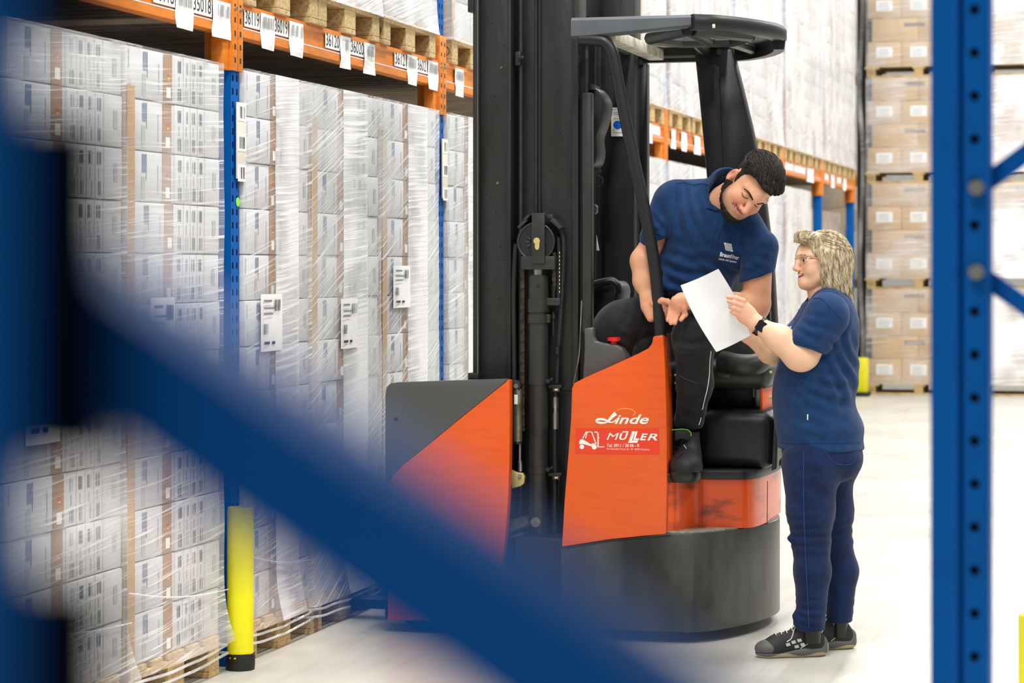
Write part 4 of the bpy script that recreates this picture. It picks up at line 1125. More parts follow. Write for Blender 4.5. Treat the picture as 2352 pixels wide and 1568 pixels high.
# ================================================================== BODIES: smooth blended volumes turned into one surface
class Field:
    def __init__(s, lo, hi, h):
        s.lo = np.array(lo, float); s.h = h
        s.n = np.maximum(4, np.ceil((np.array(hi, float) - s.lo) / h).astype(int) + 1)
        s.ax = [s.lo[i] + h * np.arange(s.n[i]) for i in range(3)]
        s.v = np.full(s.n, 1.0, np.float32)
    def sub(s, lo, hi):
        sl = []
        for i in range(3):
            a = int(max(0, math.floor((lo[i] - s.lo[i]) / s.h))); b = int(min(s.n[i], math.ceil((hi[i] - s.lo[i]) / s.h) + 1))
            if b <= a: return None
            sl.append(slice(a, b))
        X = s.ax[0][sl[0]][:, None, None].astype(np.float32); Y = s.ax[1][sl[1]][None, :, None].astype(np.float32); Z = s.ax[2][sl[2]][None, None, :].astype(np.float32)
        return tuple(sl), X, Y, Z
    def _put(s, sl, d, k, op):
        a = s.v[sl]
        if op == 'add':
            h = np.maximum(k - np.abs(a - d), 0) / k; s.v[sl] = np.minimum(a, d) - h * h * k * .25
        elif op == 'cut':
            d = -d; h = np.maximum(k - np.abs(a - d), 0) / k; s.v[sl] = np.maximum(a, d) + h * h * k * .25
    def cap(s, a, b, ra, rb=None, k=.02, op='add', flat=None):
        """tapered capsule; flat = (direction, ratio) squeezes the section along a direction"""
        a = np.array(a, float); b = np.array(b, float); rb = ra if rb is None else rb
        m = max(ra, rb) + k + 3 * s.h
        q = s.sub(np.minimum(a, b) - m, np.maximum(a, b) + m)
        if q is None: return s
        sl, X, Y, Z = q; ab = b - a; L = max(1e-9, ab @ ab)
        px, py, pz = X - a[0], Y - a[1], Z - a[2]
        t = np.clip((px * ab[0] + py * ab[1] + pz * ab[2]) / L, 0, 1)
        dx, dy, dz = px - t * ab[0], py - t * ab[1], pz - t * ab[2]
        if flat is not None:
            f = np.array(flat[0], float); f /= np.linalg.norm(f); e = dx * f[0] + dy * f[1] + dz * f[2]; g = (1 / flat[1] - 1)
            dx = dx + e * g * f[0]; dy = dy + e * g * f[1]; dz = dz + e * g * f[2]
        d = np.sqrt(dx * dx + dy * dy + dz * dz) - (ra + (rb - ra) * t)
        if flat is not None: d = d * min(1.0, flat[1] * 1.3)
        s._put(sl, d, k, op); return s
    def chain(s, pts, rs, k=.02, op='add'):
        for i in range(len(pts) - 1): s.cap(pts[i], pts[i + 1], rs[i], rs[i + 1], k, op)
        return s
    def ell(s, c, r, k=.02, op='add', rot=None):
        c = np.array(c, float); r = np.array(r, float); m = max(r) + k + 3 * s.h
        q = s.sub(c - m, c + m)
        if q is None: return s
        sl, X, Y, Z = q; x, y, z = X - c[0], Y - c[1], Z - c[2]
        if rot is not None:
            T = np.array(rot.transposed().to_3x3() if hasattr(rot, 'to_3x3') else rot.transposed())
            x, y, z = (T[0][0] * x + T[0][1] * y + T[0][2] * z, T[1][0] * x + T[1][1] * y + T[1][2] * z, T[2][0] * x + T[2][1] * y + T[2][2] * z)
        k0 = np.sqrt((x / r[0]) ** 2 + (y / r[1]) ** 2 + (z / r[2]) ** 2); k1 = np.sqrt((x / r[0] ** 2) ** 2 + (y / r[1] ** 2) ** 2 + (z / r[2] ** 2) ** 2) + 1e-6
        s._put(sl, k0 * (k0 - 1) / k1, k, op); return s
    def half(s, p, nrm, lo, hi, k=.004):
        """cut away the side the normal points to, inside a box"""
        q = s.sub(np.minimum(lo, hi), np.maximum(lo, hi))
        if q is None: return s
        sl, X, Y, Z = q; nrm = np.array(nrm, float); nrm /= np.linalg.norm(nrm)
        d = -((X - p[0]) * nrm[0] + (Y - p[1]) * nrm[1] + (Z - p[2]) * nrm[2])
        s._put(sl, d, k, 'cut'); return s
    def mesh(s, smooth=1):
        v = s.v; inside = v < 0
        n = v.shape; cs = [inside[i:n[0] - 1 + i, j:n[1] - 1 + j, k:n[2] - 1 + k] for i in (0, 1) for j in (0, 1) for k in (0, 1)]
        cnt = sum(c.astype(np.int8) for c in cs); act = (cnt > 0) & (cnt < 8)
        idx = np.argwhere(act); m = len(idx)
        vid = np.full(act.shape, -1, np.int64); vid[tuple(idx.T)] = np.arange(m)
        off = np.array([(i, j, k) for i in (0, 1) for j in (0, 1) for k in (0, 1)])
        cv = np.stack([v[tuple((idx + o).T)] for o in off], 1)
        pos = np.zeros((m, 3)); num = np.zeros(m)
        for a in range(8):
            for b in range(a + 1, 8):
                if np.abs(off[a] - off[b]).sum() != 1: continue
                va, vb = cv[:, a], cv[:, b]; cr = (va < 0) != (vb < 0)
                t = np.where(cr, va / np.where(cr, va - vb, 1), 0)
                pos += np.where(cr[:, None], off[a] + t[:, None] * (off[b] - off[a]), 0); num += cr
        P = s.lo + s.h * (idx + pos / num[:, None])
        faces = []
        for ax in range(3):
            o1, o2 = [(1, 2), (2, 0), (0, 1)][ax]
            e = np.zeros(3, int); e[ax] = 1
            A = inside[tuple(slice(0, n[i] - (1 if i == ax else 0)) for i in range(3))]; B = inside[tuple(slice(1 if i == ax else 0, n[i]) for i in range(3))]
            ed = np.argwhere(A != B)
            ed = ed[(ed[:, o1] > 0) & (ed[:, o2] > 0) & (ed[:, o1] < n[o1] - 1) & (ed[:, o2] < n[o2] - 1)]
            if not len(ed): continue
            d1 = np.zeros(3, int); d1[o1] = 1; d2 = np.zeros(3, int); d2[o2] = 1
            q = np.stack([vid[tuple((ed - d1 - d2).T)], vid[tuple((ed - d2).T)], vid[tuple(ed.T)], vid[tuple((ed - d1).T)]], 1)
            fl = A[tuple(ed.T)]; q[~fl] = q[~fl][:, ::-1]
            faces.append(q)
        F = np.concatenate(faces); F = F[(F >= 0).all(1)]
        for _ in range(smooth):
            S = np.zeros_like(P); N = np.zeros(len(P))
            for a, b in ((0, 1), (1, 2), (2, 3), (3, 0)):
                np.add.at(S, F[:, a], P[F[:, b]]); np.add.at(S, F[:, b], P[F[:, a]]); np.add.at(N, F[:, a], 1); np.add.at(N, F[:, b], 1)
            P = P * .5 + .5 * S / np.maximum(N, 1)[:, None]
        return P, F
def folds(P, Q, spec):
    """cloth folds: soft ridges pushed out along the surface normal; spec = (centre, wave direction, radius, wavelength, amplitude, phase)"""
    n = np.zeros_like(P); d1 = P[Q[:, 2]] - P[Q[:, 0]]; d2 = P[Q[:, 3]] - P[Q[:, 1]]; fn = np.cross(d1, d2)
    for k in range(4): np.add.at(n, Q[:, k], fn)
    n /= np.maximum(1e-9, np.linalg.norm(n, axis=1))[:, None]
    off = np.zeros(len(P))
    for ce, dr, rad, wl, am, ph in spec:
        ce = np.array(ce); dr = np.array(dr, float); dr /= np.linalg.norm(dr); q = P - ce; r2 = (q ** 2).sum(1) / rad ** 2
        pr = np.array((-dr[2], 0, dr[0])); u = q @ dr + .010 * np.sin(q @ pr * 22 + ph) + .25 * (q @ pr) * (q @ dr) / rad
        s_ = np.sin(2 * math.pi * u / wl + ph); off += am * np.exp(-1.6 * r2) * (np.sign(s_) * np.abs(s_) ** .8)
    return P + n * off[:, None]
def to_world(P): return np.stack([CT * P[:, 0] - ST * P[:, 1], ST * P[:, 0] + CT * P[:, 1], P[:, 2]], 1)
def raw_object(name, chunks, mats, parent=None, origin=(0, 0, 0), attr=None, **props):
    """chunks: (points in world, quads, per-face material or 0)"""
    org = np.array(base_of(parent) if parent is not None else origin)
    P = np.concatenate([c[0] for c in chunks]) - org; k = 0; F = []; MI = []
    for c in chunks:
        F.append(c[1] + k); k += len(c[0]); MI.append(np.broadcast_to(np.asarray(c[2], np.int32), (len(c[1]),)))
    F = np.concatenate(F); MI = np.concatenate(MI)
    me = bpy.data.meshes.new(name); me.vertices.add(len(P)); me.vertices.foreach_set('co', P.astype(np.float32).ravel())
    me.loops.add(F.size); me.loops.foreach_set('vertex_index', F.astype(np.int32).ravel())
    me.polygons.add(len(F)); me.polygons.foreach_set('loop_start', np.arange(0, F.size, 4, dtype=np.int32)); me.polygons.foreach_set('loop_total', np.full(len(F), 4, np.int32))
    for m in (mats if isinstance(mats, (list, tuple)) else [mats]): me.materials.append(M[m])
    me.polygons.foreach_set('material_index', MI.astype(np.int32)); me.polygons.foreach_set('use_smooth', np.ones(len(F), bool))
    me.update(calc_edges=True)
    if attr is not None:
        a = me.color_attributes.new('tint', 'FLOAT_COLOR', 'POINT'); c = np.ones((len(P), 4), np.float32); c[:, :3] = attr; a.data.foreach_set('color', c.ravel())
    o = bpy.data.objects.new(name, me); COL.objects.link(o)
    if parent is not None: o.parent = parent
    else: o.location = Vector(org)
    return setp(o, **props)

def skin_material(name, base, red, stub):
    t = NT(name); at = t.n('ShaderNodeAttribute'); at.attribute_name = 'tint'
    sp = t.n('ShaderNodeSeparateColor'); t.l(at.outputs['Color'], sp.inputs[0])
    v = t.coord((1, 1, 1)); n1 = t.ramp(t.noise(v, 26, 4), .35, .7)
    c = t.mix(n1, lin(base), lin(tuple(x * f for x, f in zip(base, (1.0, .955, .935)))))
    c = t.mix(sp.outputs[2], c, lin(red))
    hair = t.ramp(t.noise(v, 900, 1), .30, .66)
    ad = t.n('ShaderNodeMath', operation='MULTIPLY'); t.l(sp.outputs[0], ad.inputs[0])
    ad2 = t.n('ShaderNodeMath', operation='ADD'); t.l(hair, ad2.inputs[0]); ad2.inputs[1].default_value = .25
    t.l(ad2.outputs[0], ad.inputs[1]); ad.use_clamp = True
    c = t.mix(ad.outputs[0], c, lin(stub))
    c = t.mix(sp.outputs[1], c, lin((196, 112, 100)))
    t.l(c, t.b.inputs['Base Color']); t.b.inputs['Roughness'].default_value = .46; t.b.inputs['Specular IOR Level'].default_value = .35
    t.b.inputs['Subsurface Weight'].default_value = .12; t.b.inputs['Subsurface Radius'].default_value = (.012, .005, .003); t.b.inputs['Subsurface Scale'].default_value = .6
    t.bump(t.noise(v, 160, 3), .05, .002)
    return t.m
M['skin_m'] = skin_material('skin_tan', (226, 172, 136), (208, 120, 100), (50, 38, 32))
M['skin_w'] = skin_material('skin_fair', (238, 196, 164), (222, 140, 122), (60, 48, 40))
def cloth(name, c, c2, scale, bumpv, rough=.85, wrinkle=0.0, wscale=9):
    t = NT(name); v = t.coord((1, 1, 1))
    f = t.ramp(t.noise(v, scale, 4), .38, .68); t.l(t.mix(f, lin(c), lin(c2)), t.b.inputs['Base Color']); t.b.inputs['Roughness'].default_value = rough
    t.b.inputs['Sheen Weight'].default_value = .12; t.b.inputs['Specular IOR Level'].default_value = .2
    h = t.noise(v, 420, 2)
    if wrinkle:
        q = t.n('ShaderNodeMath', operation='MULTIPLY_ADD'); t.l(t.noise(v, wscale, 3, .5), q.inputs[0]); q.inputs[1].default_value = wrinkle; t.l(h, q.inputs[2]); h = q.outputs[0]
    t.bump(h, bumpv, .003); return t.m
M['polo'] = cloth('navy_polo_cloth', (20, 56, 100), (15, 47, 88), 30, .45, wrinkle=14, wscale=7)
M['jeans'] = cloth('dark_denim', (17, 38, 78), (11, 27, 60), 14, .4, wrinkle=8, wscale=12)
M['jeans_seam'] = cloth('denim_seam', (34, 66, 128), (24, 50, 104), 40, .4)
M['trousers'] = cloth('black_work_trousers', (34, 36, 38), (24, 25, 27), 18, .4, wrinkle=9)
M['shoe_black'] = mat('shoe_black', (22, 22, 23), .62, bump=.3, bscale=240)
M['shoe_grey'] = mat('shoe_grey_rubber', (84, 84, 82), .55, bump=.1, bscale=120)
M['shoe_sole'] = mat('shoe_sole_beige', (178, 164, 128), .65)
M['lace'] = mat('lace_grey', (206, 210, 210), .6)
M['shoe_patch'] = mat('shoe_reflective_patch', (176, 178, 172), .4)
M['hair_dark'] = None
def hair_material(name, c1, c2, c3, scl, scale=1.0, rough=.42, spec=.25):
    t = NT(name); v = t.coord(scl); f = t.noise(v, 22 * scale, 4, .65)
    q = t.n('ShaderNodeValToRGB'); e = q.color_ramp.elements; e[0].position = .34; e[0].color = lin(c1); e[1].position = .68; e[1].color = lin(c3)
    m = q.color_ramp.elements.new(.5); m.color = lin(c2); t.l(f, q.inputs[0]); t.l(q.outputs[0], t.b.inputs['Base Color']); t.b.inputs['Roughness'].default_value = rough; t.b.inputs['Specular IOR Level'].default_value = spec
    t.bump(f, .6, .004); return t.m
M['hair_dark'] = hair_material('dark_brown_hair', (16, 12, 10), (30, 24, 19), (56, 46, 36), (4, 1.2, 4), 1.8, .55)
M['hair_blond'] = hair_material('ash_blond_hair', (122, 102, 78), (186, 168, 136), (234, 220, 190), (3.2, 3.2, .75), 1.3, .42)
M['beard'] = hair_material('dark_beard', (16, 12, 10), (30, 22, 18), (60, 46, 36), (6, 6, 2.5), 3, .6)
M['eye_dark'] = mat('eye_dark', (34, 24, 20), .15)
M['eye_white'] = mat('eye_white', (236, 230, 224), .2)
M['teeth'] = mat('teeth', (240, 234, 222), .25)
M['mouth_dark'] = mat('mouth_inside', (92, 34, 32), .5)
M['nail'] = mat('nail', (232, 170, 150), .3)
M['watch_black'] = mat('watch_black', (14, 14, 16), .3)
M['watch_glass'] = mat('watch_screen', (26, 26, 30), .12)
M['tortoise'] = mat('tortoise_frame', (132, 66, 22), .3, c2=(222, 150, 50), vscale=90)
M['gold'] = mat('pale_gold_wire', (206, 180, 140), .3, .7)
def glass_material():
    t = NT('spectacle_lens'); mx = t.n('ShaderNodeMixShader'); tr = t.n('ShaderNodeBsdfTransparent'); gl = t.n('ShaderNodeBsdfGlossy'); gl.inputs['Roughness'].default_value = .04; mx.inputs[0].default_value = .09
    t.l(tr.outputs[0], mx.inputs[1]); t.l(gl.outputs[0], mx.inputs[2]); t.l(mx.outputs[0], t.out.inputs[0]); return t.m
M['lens'] = glass_material()

# ------------------------------------------------------------------ heads, in their own frame: x to the person's left, y out of the face, z up
def head_field(female, neck_to, hgrid=.0024):
    F = Field((-.13, -.15, -.20), (.13, .15, .15), hgrid)
    k = .02; ez = -.006 if female else -.010
    F.ell((0, -.014, .040), (.076, .094, .084), .01)
    F.ell((0, .020, -.018 if female else -.022), (.064, .070, .082 if female else .088), .03)
    if female:
        F.ell((0, .030, -.060), (.050, .052, .042), .03)
        F.cap((-.050, .005, -.058), (-.016, .068, -.088), .017, .015, .03); F.cap((.050, .005, -.058), (.016, .068, -.088), .017, .015, .03)
        F.ell((0, .075, -.088), (.021, .018, .018), .018)
        F.ell((0, .045, -.100), (.036, .036, .018), .025)
    else:
        F.ell((0, .030, -.070), (.055, .054, .044), .03)
        F.cap((-.058, .002, -.056), (-.020, .070, -.100), .018, .017, .03); F.cap((.058, .002, -.056), (.020, .070, -.100), .018, .017, .03)
        F.ell((0, .078, -.100), (.026, .018, .018), .018)
    for s in (-1, 1):
        F.ell((s * .036, .062, -.030), (.026, .024, .026) if female else (.025, .024, .025), .025)
        F.cap((s * .012, .089, .024), (s * .048, .070, .026), .010, .009, .02)
    F.cap((0, .092, .024), (0, .088, .050), .02, .02, .03)
    for s in (-1, 1): F.ell((s * .032, .100, .004), (.019, .019, .0115), .014, 'cut')
    for s in (-1, 1): F.ell((s * .031, .0765, .004), (.0165, .0150, .0130), .003)
    nl = .113 if female else .121; nz = .003 if female else .007
    F.chain([(0, .089, .020), (0, .103, -.004 - nz), (0, nl - .005, -.026 - nz)], [.0085, .0095, .0125], .010)
    F.ell((0, nl, -.029 - nz), (.0125, .0115, .0105), .008)
    for s in (-1, 1): F.ell((s * .0125, .103, -.033 - nz), (.0095, .0115, .0085), .007)
    for s in (-1, 1): F.ell((s * .0065, .108, -.042 - nz), (.004, .006, .004), .004, 'cut')
    if female:
        mp = [(-.025, .080, -.052), (-.013, .093, -.060), (0, .0965, -.062), (.013, .093, -.060), (.025, .080, -.052)]
        F.chain([(p[0], p[1] - .002, p[2] + .008) for p in mp], [.003, .0055, .006, .0055, .003], .006)
        F.chain([(p[0] * .9, p[1] - .004, p[2] - .012) for p in mp], [.003, .006, .007, .006, .003], .006)
        F.chain([(p[0] * .92, p[1] + .004, p[2] - .001) for p in mp], [.002, .0052, .0062, .0052, .002], .003, 'cut')
    else:
        mp = [(-.028, .080, -.050), (-.014, .0935, -.0585), (0, .098, -.060), (.014, .0935, -.0585), (.028, .080, -.050)]
        F.chain([(p[0], p[1] - .003, p[2] + .0055) for p in mp], [.003, .0052, .0056, .0052, .003], .006)
        F.chain([(p[0] * .85, p[1] - .004, p[2] - .0075) for p in mp], [.003, .006, .0068, .006, .003], .006)
        F.chain([(p[0], p[1] + .004, p[2]) for p in mp], [.0022, .0026, .0028, .0026, .0022], .004, 'cut')
        for s in (-1, 1): F.cap((s * .023, .098, -.034), (s * .037, .080, -.055), .0022, .0022, .008, 'cut')
    for s in (-1, 1):
        rt = Matrix.Rotation(R(-12), 3, 'X') @ Matrix.Rotation(R(s * 18), 3, 'Z')
        F.ell((s * .081, -.012, ez), (.0095, .0165, .033), .008, rot=rt)
        F.ell((s * .0925, -.0075, ez + .003), (.0105, .0085, .019), .004, 'cut', rot=rt)
        F.cap((s * .080, -.004, ez - .026), (s * .076, -.004, ez - .034), .008, .006, .008)
    F.cap((0, -.028, -.05), tuple(neck_to), .056 if not female else .050, .060 if not female else .056, .025)
    return F, mp
def head_tint(P, mp, female):
    x, y, z = P.T; t = np.zeros((len(P), 3))
    # lips
    d = np.full(len(P), 9.0)
    for i in range(4):
        a, b = np.array(mp[i]), np.array(mp[i + 1]); a = a + (0, -.003, -.002); b = b + (0, -.003, -.002)
        ab = b - a; u = np.clip(((P - a) @ ab) / (ab @ ab), 0, 1); d = np.minimum(d, np.linalg.norm((P - a - u[:, None] * ab) * (1, .6, 1), axis=1))
    t[:, 1] = np.clip((.0115 - d) / .004, 0, 1) * (.75 if female else .6)
    r = np.zeros(len(P))
    for s in (-1, 1): r += np.exp(-(((x - s * .040) / .022) ** 2 + ((z + .030) / .022) ** 2)) * (y > .03) * .45
    r += np.exp(-((x / .016) ** 2 + ((z + .028) / .014) ** 2)) * (y > .09) * .45
    r += (np.abs(x) > .074) * (np.abs(z) < .04) * .45
    t[:, 2] = np.clip(r, 0, 1)
    if not female:
        zc = np.interp(y, [-.02, .0, .015, .04, .065, .09, .12], [-.2, -.015, -.006, -.045, -.058, -.062, -.064])
        b = np.clip((zc - z) / .034 + .1, 0, 1) * np.clip((y + .015) / .012, 0, 1)
        mo = np.exp(-((x / .034) ** 4 + ((z + .046 + .25 * np.abs(x)) / .008) ** 2)) * (y > .06)
        b = np.maximum(b * .9, mo * .75) * np.clip((d - .007) / .004, 0, 1)
        b *= np.clip(1.0 - np.exp(-((x / .02) ** 2 + ((z + .088) / .012) ** 2)) * .35, 0, 1)
        nk = np.clip((-.128 - z) / .02, 0, 1); b *= 1 - nk
        side = (np.abs(x) > .05) * np.clip((.072 - np.abs(z - .055)) / .02, 0, 1) * np.clip((.045 - y) / .01, 0, 1) * (y > -.13)
        t[:, 0] = np.clip(np.maximum(b, side * 0), 0, .95)
    return t
def shell(F, thick, region):
    """a layer of given thickness over a field, kept where region < 0 (both arrays on the grid)"""
    G = Field.__new__(Field); G.lo, G.h, G.n, G.ax = F.lo, F.h, F.n, F.ax
    a = F.v - thick; h = np.maximum(.006 - np.abs(a - region), 0) / .006
    G.v = (np.maximum(a, region) + h * h * .0015).astype(np.float32)
    for sl in (np.s_[0], np.s_[-1]): G.v[sl] = 1; G.v[:, sl] = 1; G.v[:, :, sl] = 1
    return G
def strands(Ph, Qh, Hm, n, length, r, flow, keep, seed=1, lift=.0015, steps=8):
    """locks of hair laid along a surface, following flow(p)"""
    bv = BVHTree.FromPolygons([tuple(p) for p in Ph], [tuple(int(i) for i in f) for f in Qh]); rnd = random.Random(seed); vs, fs = [], []
    idx = [i for i in range(len(Ph)) if keep(Ph[i])]
    for _ in range(n):
        p = Vector(Ph[rnd.choice(idx)]); path = []; L = length * rnd.uniform(.6, 1.25); ph = rnd.uniform(0, 6.28); am = rnd.uniform(0, .3)
        for k in range(steps + 1):
            q, nr, _i, _d = bv.find_nearest(p)
            if q is None: break
            path.append(q + nr * lift * (.25 + math.sin(math.pi * k / steps)))
            d = flow(q); sd = nr.cross(d); d = d + sd * am * math.sin(ph + k * .7); d = (d - nr * d.dot(nr))
            if d.length < 1e-6: break
            p = q + d.normalized() * (L / steps)
        if len(path) < 4: continue
        m = len(path); t = tube([W(Hm @ q) for q in path], [r * rnd.uniform(.8, 1.2) * max(.15, math.sin(math.pi * (.12 + .86 * k / (m - 1)))) for k in range(m)], 5, False)
        o = len(vs); vs += t[0]; fs += [[i + o for i in f] for f in t[1]]
    return vs, fs
def on_head(P, Q):
    bv = BVHTree.FromPolygons([tuple(p) for p in P], [tuple(int(i) for i in f) for f in Q])
    def go(x, z, out=0.0):
        h = bv.ray_cast(Vector((x, .3, z)), Vector((0, -1, 0)))
        return (h[0] if h[0] is not None else Vector((x, .08, z))) + Vector((0, out, 0))
    return go
def place_head(P, Hm): return np.array(Hm.to_3x3()) @ P.T
def head_matrix(f, u, origin, scale):
    f = Vector(f).normalized(); u = Vector(u); u = (u - f * u.dot(f)).normalized(); l = u.cross(f) * -1
    l = f.cross(u)          # person's left: forward x up points to the right of the face, so flip
    l = -l
    m = Matrix(((l.x, f.x, u.x), (l.y, f.y, u.y), (l.z, f.z, u.z))) * scale
    M4 = m.to_4x4(); M4.translation = Vector(origin); return M4
def apply(Hm, P):
    A = np.array(Hm); return P @ A[:3, :3].T + A[:3, 3]
def xyz(F): return F.ax[0][:, None, None], F.ax[1][None, :, None], F.ax[2][None, None, :]

def hand_fingers(F, mcp, pip, tip, r, k=.006, palm_from=None):
    for a, b, c in zip(mcp, pip, tip):
        d = Vector(c) - Vector(b)
        F.cap(a, b, r * 1.12, r * 1.0, k); F.cap(b, c, r * 1.0, r * .80, k * .6); F.ell(b, (r * 1.06,) * 3, k * .6)

def ray_px(px, py): 
    d = C(px, py, 1.0) - Vector((0, 0, CAMH)); return Vector((0, 0, CAMH)), d.normalized()
class Target:
    """surface that prints and collar plates are laid onto (camera-aligned coordinates)"""
    def __init__(s, P, F): s.t = BVHTree.FromPolygons([tuple(p) for p in P], [tuple(int(i) for i in f) for f in F])
    def at(s, px, py, lift, fallback=9.5):
        o, d = ray_px(px, py); h = s.t.ray_cast(o, d)
        if h[0] is None: return None if fallback is None else C(px, py, fallback)
        n = h[1]; n = n if n.dot(d) < 0 else -n
        return h[0] + n * lift
def plate(tg, poly, lift, th, cuts=3, fb=9.5):
    """thin plate with a pixel outline laid on a surface; returns world shape"""
    bm = bmesh.new(); vs = [bm.verts.new((a, b, 0)) for a, b in poly]; bm.faces.new(vs)
    bmesh.ops.triangulate(bm, faces=bm.faces[:])
    for _ in range(cuts): bmesh.ops.subdivide_edges(bm, edges=[e for e in bm.edges if e.calc_length() > 6], cuts=1, use_grid_fill=True); bmesh.ops.triangulate(bm, faces=bm.faces[:])
    bm.verts.index_update(); pts = [tuple(v.co[:2]) for v in bm.verts]; fs = [[v.index for v in f.verts] for f in bm.faces]
    bd = [(e.verts[0].index, e.verts[1].index) for e in bm.edges if len(e.link_faces) == 1]; bm.free()
    n = len(pts); top = [tg.at(a, b, lift + th, None) for a, b in pts]; bot = [tg.at(a, b, lift, None) for a, b in pts]
    ok = [p is not None for p in top]; mid = sorted(p.y for p in top if p is not None); mid = mid[len(mid) // 2] if mid else 0
    ok = [k and abs(p.y - mid) < .16 for k, p in zip(ok, top)]; z0 = Vector((0, 0, 0))
    fs = [f for f in fs if all(ok[i] for i in f)]; bd = [(a, b) for a, b in bd if ok[a] and ok[b]]
    use = sorted({i for f in fs for i in f}); mp = {i: k for k, i in enumerate(use)}; m = len(use); fs = [[mp[i] for i in f] for f in fs]; bd = [(mp[a], mp[b]) for a, b in bd if a in mp and b in mp]
    return [tuple(W(top[i])) for i in use] + [tuple(W(bot[i])) for i in use], fs + [[i + m for i in f[::-1]] for f in fs] + [[a, b, b + m, a + m] for a, b in bd]
def line_on(tg, pts, r, lift=.001, per=4, n=6, fb=9.5):
    q = [(p.x, p.y) for p in smooth_path([(a, b, 0) for a, b in pts], per)]
    pts3 = [tg.at(a, b, lift, None) for a, b in q]; best, cur = [], []
    for p in pts3 + [None]:                                   # keep the longest unbroken run that lies on the surface
        if p is not None and (not cur or (p - cur[-1]).length < .05): cur.append(p)
        else:
            if len(cur) > len(best): best = cur
            cur = [p] if p is not None else []
    return tube([W(p) for p in best], r, n) if len(best) > 1 else ([], [])

